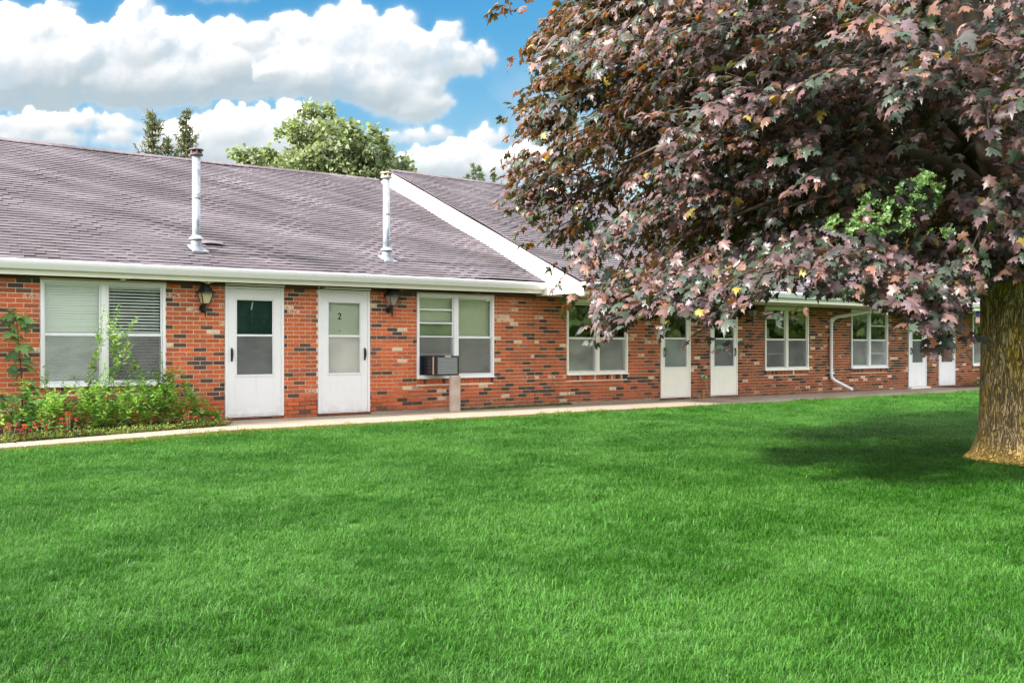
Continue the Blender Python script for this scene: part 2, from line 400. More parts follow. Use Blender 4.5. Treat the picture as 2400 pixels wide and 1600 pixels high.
M_SHADE = simple('roller_shade', (0.68, 0.64, 0.55), 0.8, 0.2, var=0.03)
M_CURTAIN = simple('green_curtain', (0.09, 0.20, 0.12), 0.8, 0.2, var=0.1, scale=3)
M_CREAMDOOR = simple('cream_inner_door', (0.86, 0.84, 0.74), 0.5, 0.4, var=0.02)
M_GREENDOOR = simple('dark_green_inner_door', (0.018, 0.060, 0.052), 0.4, 0.4, var=0.05)
M_GALV, T, b = mat('galvanised_steel')
p = pos(T); vo = T.new('ShaderNodeTexVoronoi'); vo.inputs['Scale'].default_value = 26; T.l.new(p, vo.inputs['Vector'])
nst = T.noise(p, 7, 4)
T.l.new(T.mix(T.ramp(nst, 0.56, 0.66), T.mix(vo.outputs['Color'], (0.25, 0.285, 0.33, 1), (0.36, 0.395, 0.44, 1)), (0.17, 0.205, 0.27, 1)), b.inputs['Base Color'])
b.inputs['Metallic'].default_value = 0.25; b.inputs['Roughness'].default_value = 0.5
M_FLASH = simple('dull_flashing', (0.21, 0.235, 0.275), 0.6, 0.4, var=0.1, scale=12)
M_CAP = simple('weathered_vent_cap', (0.135, 0.10, 0.10), 0.6, 0.4, metal=0.2, var=0.2, scale=25)
M_CAP2 = simple('pale_vent_cap', (0.48, 0.40, 0.34), 0.6, 0.4, metal=0.2, var=0.2, scale=25)
M_CHROME = simple('chrome', (0.6, 0.6, 0.6), 0.2, 0.5, metal=1.0)
M_BRASS = simple('old_brass', (0.33, 0.22, 0.08), 0.4, 0.5, metal=0.6, var=0.1)
M_NUMW = simple('white_number', (0.75, 0.75, 0.7), 0.5)
M_NUMB = simple('black_number', (0.012, 0.012, 0.015), 0.5)

def glass(name, tint=(0.95, 0.98, 0.96), k=0.8, rough=0.01, add=0.0):
    m = bpy.data.materials.new(name); m.use_nodes = True; T = NT(m.node_tree); T.n.clear()
    out = T.new('ShaderNodeOutputMaterial'); tr = T.new('ShaderNodeBsdfTransparent'); tr.inputs[0].default_value = tint+(1,)
    gl = T.new('ShaderNodeBsdfGlossy'); gl.inputs['Roughness'].default_value = rough; gl.inputs[0].default_value = (1, 1, 1, 1)
    n = T.noise(pos(T), 2.2, 2)
    bp = T.new('ShaderNodeBump'); bp.inputs['Strength'].default_value = 0.08; bp.inputs['Distance'].default_value = 0.02; T.l.new(n, bp.inputs['Height']); T.l.new(bp.outputs[0], gl.inputs['Normal'])
    fr = T.new('ShaderNodeFresnel'); fr.inputs[0].default_value = 1.5
    f = T.math('ADD', T.math('MULTIPLY', fr.outputs[0], k), add, clamp=True)
    mx = T.new('ShaderNodeMixShader'); T.l.new(f, mx.inputs[0]); T.l.new(tr.outputs[0], mx.inputs[1]); T.l.new(gl.outputs[0], mx.inputs[2])
    T.l.new(mx.outputs[0], out.inputs[0]); return m
M_GLASS = glass('window_glass')
M_GLASS_R = glass('reflective_window_glass', (0.62, 0.80, 0.70), 2.0, 0.02, 0.08)
def screen(name, col, opac):
    m = bpy.data.materials.new(name); m.use_nodes = True; T = NT(m.node_tree); T.n.clear()
    out = T.new('ShaderNodeOutputMaterial'); tr = T.new('ShaderNodeBsdfTransparent'); d = T.new('ShaderNodeBsdfDiffuse'); p = pos(T); n_ = T.math('ADD', T.noise(T.scale(p, (1.6, 1.6, 2.4)), 1.0, 3, 0.6, 0.6), T.math('MULTIPLY', T.noise(p, 160, 1), 0.35)); T.l.new(T.mix(T.ramp(n_, 0.45, 0.9), tuple(x*0.72 for x in col)+(1,), tuple(x*1.3 for x in col)+(1,)), d.inputs[0])
    mx = T.new('ShaderNodeMixShader'); mx.inputs[0].default_value = opac; T.l.new(tr.outputs[0], mx.inputs[1]); T.l.new(d.outputs[0], mx.inputs[2]); T.l.new(mx.outputs[0], out.inputs[0]); return m
M_SCREEN = screen('insect_screen', (0.21, 0.21, 0.215), 0.42)
M_SCREEN_P = screen('pale_insect_screen', (0.40, 0.41, 0.41), 0.30)
M_LAMP, T, b = mat('lantern_glass')
b.inputs['Base Color'].default_value = (0.62, 0.52, 0.34, 1); b.inputs['Roughness'].default_value = 0.25; b.inputs['Transmission Weight'].default_value = 0.25
M_LAMP2, T, b = mat('smoky_lantern_glass')
b.inputs['Base Color'].default_value = (0.36, 0.28, 0.24, 1); b.inputs['Roughness'].default_value = 0.25; b.inputs['Transmission Weight'].default_value = 0.25

M_WALK, T, b = mat('concrete_walk')
p = pos(T); n = T.noise(p, 1.1, 5, 0.6); n2 = T.noise(p, 30, 4, 0.6); nst = T.noise(T.scale(p, (0.5, 1.6, 1)), 1.5, 4, 0.6)
c = T.mix(n, (0.22, 0.182, 0.14, 1), (0.31, 0.265, 0.212, 1)); c = T.mix(1.0, c, T.lin(n2, 0.3, 0.7, 0.85, 1.12), 'MULTIPLY')
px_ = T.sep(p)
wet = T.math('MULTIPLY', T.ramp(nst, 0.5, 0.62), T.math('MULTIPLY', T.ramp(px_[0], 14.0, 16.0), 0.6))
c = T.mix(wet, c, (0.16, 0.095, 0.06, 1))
T.l.new(c, b.inputs['Base Color']); b.inputs['Roughness'].default_value = 0.9; bump(T, b, n2, 0.35, 0.004)
M_SOIL = simple('bed_soil', (0.055, 0.038, 0.025), 0.95, 0.1, var=0.25, scale=20, bumpk=0.8, bscale=40)
M_WOOD, T, b = mat('weathered_post_wood')
p = pos(T); n = T.noise(T.scale(p, (40, 40, 3)), 1.0, 4, 0.6); n2 = T.noise(p, 5, 3)
c = T.mix(n, (0.36, 0.27, 0.23, 1), (0.52, 0.42, 0.37, 1)); c = T.mix(1.0, c, T.lin(n2, 0.3, 0.7, 0.8, 1.12), 'MULTIPLY')
T.l.new(c, b.inputs['Base Color']); b.inputs['Roughness'].default_value = 0.85; bump(T, b, n, 0.4, 0.004)

def lawn_colour(T, p):
    """green of the turf: broad mottling, and the sunlit yellow edge along the walk, painted in"""
    sp = T.sep(p)
    p2 = T.comb(sp[0], sp[1], 0.0)
    n = T.noise(p2, 0.9, 4, 0.6); n2 = T.noise(p2, 5.0, 3, 0.6); n3 = T.noise(p2, 30, 2)
    c = T.mix(T.ramp(n, 0.40, 0.60), (0.024, 0.105, 0.006, 1), (0.052, 0.162, 0.022, 1))
    c = T.mix(T.math('MULTIPLY', T.ramp(n2, 0.52, 0.70), 0.6), c, (0.082, 0.195, 0.052, 1))
    c = T.mix(1.0, c, T.lin(n3, 0.3, 0.7, 0.78, 1.22), 'MULTIPLY')
    e = T.math('ADD', sp[1], T.math('MULTIPLY', T.math('SUBTRACT', n2, 0.5), 0.5))
    lim = T.math('ADD', -1.95, T.math('MULTIPLY', T.math('MAXIMUM', T.math('SUBTRACT', 5.3, sp[0]), 0.0), -0.22))
    k = T.math('MULTIPLY', T.ramp(T.math('SUBTRACT', e, lim), -0.25, 0.2), T.lin(sp[0], 6.0, 16.0, 0.85, 0.25))
    return T.mix(k, c, (0.16, 0.165, 0.025, 1))  # sunlit yellow along the walk, painted into the grass colour
M_GRASS, T, b = mat('grass_blade')
geo = T.new('ShaderNodeNewGeometry')
c = lawn_colour(T, geo.outputs['Position'])
ri = geo.outputs['Random Per Island']
c = T.mix(1.0, c, T.lin(ri, 0, 1, 0.68, 1.35), 'MULTIPLY')
c = T.mix(T.math('MULTIPLY', T.math('GREATER_THAN', ri, 0.985), 0.4), c, (0.30, 0.29, 0.13, 1))
T.l.new(c, b.inputs['Base Color']); b.inputs['Roughness'].default_value = 0.5; b.inputs['Specular IOR Level'].default_value = 0.22
tr = T.new('ShaderNodeBsdfTranslucent'); T.l.new(T.mix(1.0, c, (1.3, 1.35, 0.6, 1), 'MULTIPLY'), tr.inputs[0])
mx = T.new('ShaderNodeMixShader'); mx.inputs[0].default_value = 0.3; T.l.new(b.outputs[0], mx.inputs[1]); T.l.new(tr.outputs[0], mx.inputs[2])
T.l.new(mx.outputs[0], T.n['Material Output'].inputs['Surface'])
M_GROUND, T, b = mat('lawn_ground')
p = pos(T); c = T.mix(0.35, lawn_colour(T, p), (0.035, 0.05, 0.015, 1))
T.l.new(c, b.inputs['Base Color']); b.inputs['Roughness'].default_value = 1.0; b.inputs['Specular IOR Level'].default_value = 0.1
bump(T, b, T.noise(p, 40, 3), 0.6, 0.02)

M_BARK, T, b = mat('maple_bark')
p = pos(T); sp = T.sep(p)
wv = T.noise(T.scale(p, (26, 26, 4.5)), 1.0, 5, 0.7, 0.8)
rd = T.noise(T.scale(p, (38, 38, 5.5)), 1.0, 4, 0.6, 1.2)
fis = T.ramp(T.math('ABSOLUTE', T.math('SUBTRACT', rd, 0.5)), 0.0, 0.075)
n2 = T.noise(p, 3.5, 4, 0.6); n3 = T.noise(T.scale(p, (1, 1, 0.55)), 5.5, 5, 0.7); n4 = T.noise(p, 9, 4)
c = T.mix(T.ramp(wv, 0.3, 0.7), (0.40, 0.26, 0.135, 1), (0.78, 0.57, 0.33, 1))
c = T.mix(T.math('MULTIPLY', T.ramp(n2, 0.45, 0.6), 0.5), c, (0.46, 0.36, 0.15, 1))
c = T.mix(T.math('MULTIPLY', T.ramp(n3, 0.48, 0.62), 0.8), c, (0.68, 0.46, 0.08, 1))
c = T.mix(T.math('MULTIPLY', T.ramp(T.math('ADD', sp[2], T.math('MULTIPLY', n4, 0.18)), 0.34, 0.10), 0.85), c, (0.74, 0.50, 0.13, 1))  # golden sunlit foot of the trunk, painted into the bark colour
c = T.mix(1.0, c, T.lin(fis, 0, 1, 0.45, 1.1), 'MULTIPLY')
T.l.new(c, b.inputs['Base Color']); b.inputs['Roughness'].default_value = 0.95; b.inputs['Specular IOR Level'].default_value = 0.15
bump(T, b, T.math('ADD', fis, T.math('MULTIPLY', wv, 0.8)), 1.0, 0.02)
M_LIMB = simple('maple_limb_bark', (0.075, 0.058, 0.045), 0.95, 0.15, var=0.2, scale=9, bumpk=0.8, bscale=30)
M_TWIG = simple('twig_bark', (0.055, 0.042, 0.035), 0.9, 0.2, var=0.15, scale=12)
M_MAPLE = leaf_mat('crimson_maple_leaf', (0.62, 0.95, 0.45), (2.2, 1.35, 0.30), 0.44, 0.24, 0.5, 0.07)
M_WEED = leaf_mat('weed_leaf', (1.0, 1.05, 0.9), (1.5, 1.7, 0.5), 0.5, 0.3, 0.3)
M_TREE = leaf_mat('tree_leaf', (1.0, 1.0, 1.0), (1.3, 1.35, 0.6), 0.55, 0.4, 0.3)
M_PETAL = leaf_mat('red_petal', (1, 1, 1), (1.3, 0.6, 0.6), 0.55, 0.25, 0.3)
M_STEM = simple('green_stem', (0.13, 0.17, 0.05), 0.7, 0.3, var=0.15)

# ------------------------------------------------------------------ ground, walk, bed
g = MB(); g.add([(-400,-400,-0.02),(500,-400,-0.02),(500,600,-0.02),(-400,600,-0.02)], [(0,1,2,3)])
ground = g.obj('ground', M_GROUND); tag(ground, 'green lawn running up to the concrete walk', kind='structure')

path = empty('path', (0, 0, 0)); tag(path, 'pale concrete walk of cast slabs along the brick front', kind='structure')
def slab(x0, x1, ya0, ya1, yb0, yb1, z=0.02):
    m = MB(); g_ = 0.011; c = 0.008
    top = [(x0+g_, ya0), (x1-g_, ya1), (x1-g_, yb1), (x0+g_, yb0)]
    m.add([(x, y, -0.08) for x, y in top]+[(x, y, z-c) for x, y in top]+[((x+0.004 if i in (0,3) else x-0.004), (y+0.004 if i < 2 else y-0.004), z) for i, (x, y) in enumerate(top)],
          [(3,2,1,0),(8,9,10,11)]+[(i,(i+1)%4,4+(i+1)%4,4+i) for i in range(4)]+[(4+i,4+(i+1)%4,8+(i+1)%4,8+i) for i in range(4)])
    return m.obj('slab', M_WALK, path)
def yfront(x): return -1.67 if x > 5.3 else -1.67-0.235*(5.3-x)
def ybed(x): return -0.99-0.285*(5.24-x)
xs = [-6.4, -4.9, -3.4, -1.9, -0.4, 0.95, 2.35, 3.8, 5.3]
for a_, b_ in zip(xs[:-1], xs[1:]):
    if a_ < 5.2: slab(a_, b_, yfront(a_)-0.02, yfront(b_)-0.02, ybed(min(a_,5.24))-0.01, ybed(min(b_,5.24))-0.01, 0.022)
x = 5.3
while x < 36:
    slab(x, x+1.52, -1.67, -1.67, -0.012, -0.012, 0.018+random.uniform(-0.002, 0.003)); x += 1.52
bed = MB(); bed.add([(-6.4,-0.01,-0.01),(5.28,-0.01,-0.01),(5.28,-0.99,-0.01),(-6.4,ybed(-6.4),-0.01),(-6.4,-0.01,0.05),(5.28,-0.01,0.05),(5.28,-0.95,0.03),(-6.4,ybed(-6.4)+0.03,0.03)],
                   [(4,5,6,7),(2,3,7,6),(1,2,6,5),(0,4,7,3)][0:3])
tag(bed.obj('flower_bed', M_SOIL), 'dark soil of the flower bed under the first window', kind='structure')

# ------------------------------------------------------------------ the two wings of the row
TH = 0.4345
XG = 11.72            # where the higher roof begins
def zo(x): return 0.004*(x-7.0)
def roofA(x, y): return 2.352+TH*(y+0.4)+zo(x)
def roofB(x, y): return 2.318+TH*(y+1.45)
RID_A, RID_B = 6.03, 5.43

WIN = [(2.996, 4.707), (9.076, 10.747), (12.526, 14.177), (18.619, 20.28), (22.066, 23.722), (28.135, 29.8)]
DOOR = [(5.614, 6.58), (7.181, 8.138), (15.142, 16.067), (16.715, 17.629), (24.716, 25.612), (26.266, 27.135)]
WZ0, WZ1 = 0.605, 2.092
DZ0, DZ1 = 0.062, 2.108
WALLTOP = 2.092
OPEN = [(a, b, WZ0, WZ1) for a, b in WIN]+[(a, b, 0.0, DZ1) for a, b in DOOR]

left = empty('apartment_building', (7.0, 0, 0))
tag(left, 'brick apartment wing with doors 1 and 2, two flue pipes on its lower roof', 'building', 'wings of the brick apartment row')
right = empty('apartment_building.001', (20.0, 0, 0))
tag(right, 'brick apartment wing with higher roof and white gable edge, partly behind the maple', 'building', 'wings of the brick apartment row')
def P(o, par):
    """parent keeping world coordinates"""
    o.parent = par; o.matrix_parent_inverse = Matrix.Translation(-Vector(par.location)) if par.type == 'EMPTY' else Matrix.Identity(4)
    return o

def wall_mesh(x0, x1):
    m = MB()
    ops = sorted([o for o in OPEN if o[0] > x0 and o[1] < x1])
    cur = x0
    for (a, b, z0, z1) in ops:
        m.box(cur, a, 0.004, 0.22, -0.1, WALLTOP)
        if z0 > 0.01: m.box(a, b, 0.004, 0.22, -0.1, z0-0.005)
        cur = b
    m.box(cur, x1, 0.004, 0.22, -0.1, WALLTOP)
    return m
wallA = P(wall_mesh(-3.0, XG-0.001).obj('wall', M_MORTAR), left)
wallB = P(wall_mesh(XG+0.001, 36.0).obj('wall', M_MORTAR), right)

# bricks ---------------------------------------------------------------
BL, BH, MJ = 0.2032, 0.0676, 0.0115
def brick_colour(x, z):
    r = random.random(); shade_amt = min(1.0, max(0.0, (x-9.0)/8.0))
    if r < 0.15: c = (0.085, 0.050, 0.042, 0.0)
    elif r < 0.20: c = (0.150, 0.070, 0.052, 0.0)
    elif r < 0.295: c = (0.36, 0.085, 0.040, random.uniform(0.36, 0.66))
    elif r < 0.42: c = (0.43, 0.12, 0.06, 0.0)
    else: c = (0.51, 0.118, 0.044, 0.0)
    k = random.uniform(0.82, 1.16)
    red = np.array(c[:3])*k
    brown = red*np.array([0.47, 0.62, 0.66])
    red = red*(1-0.85*shade_amt)+brown*(0.85*shade_amt)  # shade over the right part, painted in as browner, darker bricks
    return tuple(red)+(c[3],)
def brick_shape(w, h, col, m=None, x=0, z=0, y=0.0):
    m = m or MB(); c = 0.003; f = -0.006+y
    V = [(x,0.03,z),(x+w,0.03,z),(x+w,0.03,z+h),(x,0.03,z+h),(x,f+c,z),(x+w,f+c,z),(x+w,f+c,z+h),(x,f+c,z+h),(x+c,f,z+c),(x+w-c,f,z+c),(x+w-c,f,z+h-c),(x+c,f,z+h-c)]
    m.add(V, [(8,9,10,11)]+[(4+i,4+(i+1)%4,8+(i+1)%4,8+i) for i in range(4)]+[(i,(i+1)%4,4+(i+1)%4,4+i) for i in range(4)], 0, col)
    return m
bricks = []      # (x, z, w, h, colour)
nrow = int(WALLTOP/BH)+1
for r in range(nrow):
    z = r*BH+0.004; h = BH-MJ
    if z+h > WALLTOP: h = WALLTOP-z-0.002
    if h < 0.02: continue
    x = -3.0+(0.5*BL if r % 2 else 0.0)
    while x < 36:
        segs = [(x+MJ/2, x+BL-MJ/2)]
        for (a, b, z0, z1) in OPEN:
            zlow = z0-0.115 if z0 > 0.1 else z0
            if z+h > zlow and z < z1:
                new = []
                for (s, e) in segs:
                    if e <= a or s >= b: new.append((s, e)); continue
                    if s < a-0.03: new.append((s, a-0.004))
                    if e > b+0.03: new.append((b+0.004, e))
                segs = new
        for (s, e) in segs:
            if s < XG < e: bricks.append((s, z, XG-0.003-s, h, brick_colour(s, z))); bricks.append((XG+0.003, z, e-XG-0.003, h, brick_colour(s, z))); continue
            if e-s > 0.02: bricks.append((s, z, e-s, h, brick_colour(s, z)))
        x += BL
for (a, b) in WIN:                      # rowlock sills
    n = int(round((b-a)/0.0667)); w = (b-a)/n
    for i in range(n): bricks.append((a+i*w+0.004, WZ0-0.115+0.006, w-0.008, 0.098, brick_colour(a, 0.5)))
for (a, b) in DOOR:                     # brick sill under each door
    n = int(round((b-a)/0.2032)); w = (b-a)/n
    for i in range(n):
        cc = brick_colour(a, 0.3); bricks.append((a+i*w+0.003, 0.022, w-0.006, 0.036, (cc[0]*0.8, cc[1]*0.8, cc[2]*0.8, 0)))
def area_px(bk):
    x, z, w, h, c = bk
    u, v, d = proj((x+w/2, 0, z+h/2))
    if not (-8 < u < 2408 and 0 < v < 1600): return 0
    u1 = proj((x, 0, z))[0]; u2 = proj((x+w, 0, z))[0]
    hide = 0.35 if (z < 0.42 and x < 5.3) else 1.0
    return (u2-u1)*h*FPX/d*hide
def uncovered(bk): return not any(a-0.001 <= bk[0] and bk[0]+bk[2] <= b+0.001 and bk[1] < 0.06 for a, b in DOOR)
for wing, wl, sel in ((left, wallA, lambda x: x < XG), (right, wallB, lambda x: x >= XG)):
    mine = [bk for bk in bricks if sel(bk[0])]
    mine.sort(key=area_px, reverse=True)
    proto = {}
    for bk in mine[:298]:
        x, z, w, h, c = bk
        q = (round(w, 2), round(h, 2), int(c[0]*9), int(c[1]*30), int(c[3]*8))
        if q not in proto: proto[q] = brick_shape(w, h, c).mesh('brick', M_BRICK)
        o = link('brick', proto[q], wl); o.location = (x, random.uniform(-0.002, 0.0015), z)
    m = MB()
    for (x, z, w, h, c) in mine[298:]: brick_shape(w, h, c, m, x, z, random.uniform(-0.002, 0.0015))
    tag(m.obj('brickwork', M_BRICK, wl), kind='stuff')

# roofs ----------------------------------------------------------------
SL = math.atan(TH); CS, SN = math.cos(SL), math.sin(SL)
def wob(x, y): return 0.010*math.sin(x*1.7+y*0.6)*math.sin(y*1.9+0.4*x)+0.008*math.sin(x*0.63+1.0)+0.006*math.sin(x*3.1-y*2.2)
def sag(x): return -0.03*math.sin((x-1)*0.42)*0.5
def roof(par, x0, x1, fz, y0, yr, nbest, name):
    deck = MB(); zf = lambda x, y: fz(x, y)-0.065
    back = 2*yr-y0
    for xa, xb in ((x0, x1),):
        V = [(xa,y0,zf(xa,y0)),(xb,y0,zf(xb,y0)),(xb,yr,zf(xb,yr)),(xa,yr,zf(xa,yr)),(xa,back,zf(xa,y0)),(xb,back,zf(xb,y0))]
        V += [(p[0],p[1],p[2]-0.06) for p in V]
        deck.add(V, [(0,1,2,3),(3,2,5,4),(7,6,9,8),(8,9,10,11),(0,6,7,1),(4,5,11,10),(0,3,9,6),(3,4,10,9),(1,7,8,2),(2,8,11,5)], 0, (0.10,0.088,0.10,1))
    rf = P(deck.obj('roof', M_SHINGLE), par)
    L = (yr-y0)/CS; ex = 0.129; n = int(L/ex)+1
    items = []
    for r in range(n):
        x = x0-0.31+(0.1525 if r % 2 else 0)-random.choice((0, 0.05))
        rowtint = random.uniform(0.95, 1.05)
        while x < x1-0.02:
            a_ = max(x, x0+0.002); b_ = min(x+0.305, x1-0.002)
            if b_-a_ < 0.03: x += 0.305; continue
            s0 = r*ex+random.uniform(-0.0015, 0.0015)
            if b_-a_ > 0.03:
                y = y0+s0*CS
                if s0+0.15 > L: s0 = L-0.15; y = y0+s0*CS
                k = random.uniform(0.93, 1.06)*rowtint; w_ = random.random()
                c = (0.108*k, 0.094*k, 0.112*k, 1) if w_ < 0.8 else (0.098*k, 0.084*k, 0.099*k, 1)
                items.append((a_, y, fz(a_, y)+wob(a_, y)+sag(a_)-0.018, b_-a_, c))
            x += 0.305
    def px(it):
        u, v, d = proj((it[0], it[1], it[2]))
        return it[3]/(d*d) if (-10 < u < 2400 and v > 0) else 0
    items.sort(key=px, reverse=True)
    def shape(w, c, m=None, M=None):
        m = m or MB(); t = 0.0165; l = 0.15; g = 0.002
        V = [Vector(q) for q in ((g,0.014,0),(w-g,0.014,0),(w-g,l,-0.006),(g,l,-0.006),(g,0.001,t),(w-g,0.001,t),(w-g,l,0.004),(g,l,0.004))]
        if M is not None: V = [M @ q for q in V]
        m.add(V, [(4,5,6,7),(0,1,5,4),(1,2,6,5),(3,0,4,7),(0,3,2,1)], 0, c)
        return m
    proto = {}
    for (x, y, z, w, c) in items[:nbest]:
        q = (round(w, 3), int(c[0]*40), int(c[1]*60))
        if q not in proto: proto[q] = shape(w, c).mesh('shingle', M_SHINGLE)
        o = link('shingle', proto[q], rf); o.location = (x, y, z); o.rotation_euler = (SL+random.uniform(-0.004, 0.006), random.uniform(-0.003, 0.003), 0)
    m = MB()
    for (x, y, z, w, c) in items[nbest:]:
        M = Matrix.Translation((x, y, z)) @ Matrix.Rotation(random.uniform(-0.003, 0.003), 4, 'Y') @ Matrix.Rotation(SL+random.uniform(-0.004, 0.006), 4, 'X')
        shape(w, c, m, M)
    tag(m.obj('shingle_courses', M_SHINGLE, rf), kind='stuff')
    # ridge caps
    m = MB(); x = x0
    while x < x1-0.05:
        z = fz(x, yr)+sag(x)+0.012; e = 0.15; k = random.uniform(0.75, 1.0)
        xb = min(x+0.2, x1)
        V = [(x,yr-e,z-e*TH+0.008),(xb,yr-e,z-e*TH),(xb,yr,z+0.004),(x,yr,z+0.018),(x,yr+e,z-e*TH+0.008),(xb,yr+e,z-e*TH)]
        V += [(p[0],p[1],p[2]-0.02) for p in V]
        m.add(V, [(0,1,2,3),(3,2,5,4),(0,6,7,1),(0,3,9,6),(3,4,10,9),(1,7,8,2),(2,8,11,5),(4,5,11,10)], 0, (0.14*k,0.115*k,0.135*k,1)); x += 0.19
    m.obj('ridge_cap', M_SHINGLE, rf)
    return rf
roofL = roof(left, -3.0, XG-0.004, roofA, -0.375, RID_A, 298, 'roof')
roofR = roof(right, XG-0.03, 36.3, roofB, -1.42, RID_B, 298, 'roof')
# one lifted shingle to the right of the first flue pipe
m = MB(); w = 0.6
V = [(0,0,0.02),(0.16,0,0.042),(0.34,0,0.038),(0.56,0,0.02),(0,0.2,0.012),(0.16,0.2,0.03),(0.34,0.2,0.03),(0.56,0.2,0.012)]
V += [(p[0],p[1],p[2]-0.012) for p in V]
m.add(V, [(0,1,5,4),(1,2,6,5),(2,3,7,6),(8,9,1,0),(9,10,2,1),(10,11,3,2),(12,13,9,8),(13,14,10,9),(14,15,11,10),(0,4,12,8),(3,11,15,7)], 0, (0.105,0.092,0.106,1))
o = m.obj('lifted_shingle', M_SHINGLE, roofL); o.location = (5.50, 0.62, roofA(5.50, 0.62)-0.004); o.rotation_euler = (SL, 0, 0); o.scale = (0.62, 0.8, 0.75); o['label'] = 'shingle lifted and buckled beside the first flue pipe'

# eaves: fascia, gutter, soffit, frieze, back walls, gables ------------
def gutter(par, x0, x1, yf, ztop, zbot, zf, name_mat, ends=True, zoff=None, seams=()):
    zoff = zoff or (lambda x: 0.0)
    prof = [(yf+0.115, ztop-0.01), (yf+0.115, zbot+0.004), (yf+0.045, zbot), (yf+0.02, zbot+0.045), (yf+0.005, zbot+0.075), (yf, zbot+0.10), (yf, ztop-0.012), (yf+0.012, ztop), (yf+0.020, ztop-0.008), (yf+0.012, ztop-0.022), (yf+0.014, zbot+0.10), (yf+0.05, zbot+0.012), (yf+0.105, zbot+0.014), (yf+0.105, ztop-0.01)]
    m = MB(); n = 24; V = []
    for i in range(n+1):
        x = x0+(x1-x0)*i/n; dz = zoff(x)+0.004*math.sin(x*0.9)
        V += [(x, p[0], p[1]+dz) for p in prof]
    k = len(prof); F = []
    for i in range(n):
        for j in range(k):
            j2 = (j+1) % k; F.append((i*k+j, (i+1)*k+j, (i+1)*k+j2, i*k+j2))
    m.add(V, F)
    if ends:
        for xe in (x0-0.004, x1):
            dz = zoff(xe); poly = [(p[0], p[1]+dz) for p in prof[0:8]]
            m.prism(poly, 'x', xe, xe+0.004)
    for xs_ in seams:
        dz = zoff(xs_); m.prism([(yf-0.004, zbot+0.09+dz), (yf+0.016, zbot+0.04+dz), (yf+0.043, zbot-0.005+dz), (yf+0.06, zbot-0.005+dz), (yf+0.06, zbot+0.02+dz), (yf+0.008, ztop-0.02+dz), (yf-0.004, ztop-0.014+dz)], 'x', xs_-0.03, xs_+0.03)
    return P(m.obj('gutter', name_mat), par)
def slab_x(par, name, x0, x1, y0, y1, z0, z1, mt, zoff=None, n=6):
    zoff = zoff or (lambda x: 0.0)
    m = MB(); V = []
    for i in range(n+1):
        x = x0+(x1-x0)*i/n; d = zoff(x); V += [(x,y0,z0+d),(x,y1,z0+d),(x,y1,z1+d),(x,y0,z1+d)]
    F = [(0,1,2,3), tuple(n*4+i for i in (3,2,1,0))]
    for i in range(n):
        for j in range(4):
            j2 = (j+1) % 4; F.append((i*4+j, (i+1)*4+j, (i+1)*4+j2, i*4+j2))
    m.add(V, F)
    return P(m.obj(name, mt), par)
gutter(left, -3.0, XG-0.02, -0.415, 2.345, 2.215, 0, M_WHITE, zoff=zo, seams=(1.5, 6.32))
slab_x(left, 'fascia', -3.0, XG-0.02, -0.298, -0.27, 2.142, 2.30, M_TRIM, zo)
slab_x(left, 'soffit', -3.0, XG-0.02, -0.268, 0.20, 2.150, 2.17, M_SOFFIT, zo)
slab_x(left, 'frieze_board', -3.0, XG-0.02, -0.03, 0.18, WALLTOP+0.001, 2.149, M_SOFFIT, lambda x: 0.0)
gutter(right, XG+0.02, 36.3, -1.465, 2.335, 2.215, 0, M_WHITE, seams=(17.6, 20.4, 23.3, 26.5))
slab_x(right, 'fascia', XG+0.02, 36.3, -1.348, -1.32, 2.118, 2.29, M_TRIM)
slab_x(right, 'soffit', XG+0.02, 36.3, -1.318, 0.20, 2.128, 2.15, M_SOFFIT2)
slab_x(right, 'frieze_board', XG+0.02, 36.0, -0.028, 0.18, WALLTOP+0.001, 2.127, M_SOFFIT)
for x in (4.05, 5.28, 7.18, 8.62, 10.25):    # old bracket clips under the eave
    m = MB(); m.bbox(x-0.02, x+0.02, -0.25, -0.10, 2.105, 2.148, 0.006); m.bbox(x-0.10, x+0.09, -0.22, -0.16, 2.128, 2.147, 0.004)
    P(m.obj('soffit_clip', M_SOFFIT2 if x < 6 else M_SOFFIT), left)
# white gable edge: two boards and a boxed return
m = MB()
yA, yB = -1.47, RID_B
def rz(y): return roofB(XG, y)-0.045
m.prism([(yA, rz(yA)), (yB, rz(yB)), (yB, rz(yB)-0.27), (yA+0.0, rz(yA)-0.27+0.085), (yA, rz(yA)-0.185)][:3]+[(yA+0.10, rz(yA+0.10)-0.225), (yA, rz(yA)-0.185)], 'x', XG-0.045, XG-0.005)
rk = P(m.obj('rake_board', M_RAKE), right)
m = MB(); y1 = 6.3
m.prism([(-1.462, 2.132), (-0.25, 2.132), (-0.25, 2.30), (0.4, 2.55), (yB, 4.66), (yB, rz(yB)-0.1), (-1.462, rz(-1.462)-0.1)], 'x', XG-0.026, XG+0.018)
P(m.obj('rake_board', M_RAKE), right)
m = MB()
m.prism([(yB, rz(yB)), (2*yB-yA, rz(yA)), (2*yB-yA, rz(yA)-0.3), (yB, rz(yB)-0.3)], 'x', XG-0.045, XG-0.005)
P(m.obj('rake_board', M_RAKE), right)
m = MB(); m.prism([(0.2, 0), (2*yB-0.2, 0), (2*yB-0.2, 2.6), (yB, rz(yB)-0.35), (0.2, 2.5)], 'x', XG+0.03, XG+0.15)
m.box(XG+0.2, 36.0, 2*yB-0.3, 2*yB-0.1, -0.1, 2.3); m.box(35.8, 35.99, 0.23, 2*yB-0.32, -0.1, 2.3)
P(m.obj('back_wall', M_MORTAR), right)
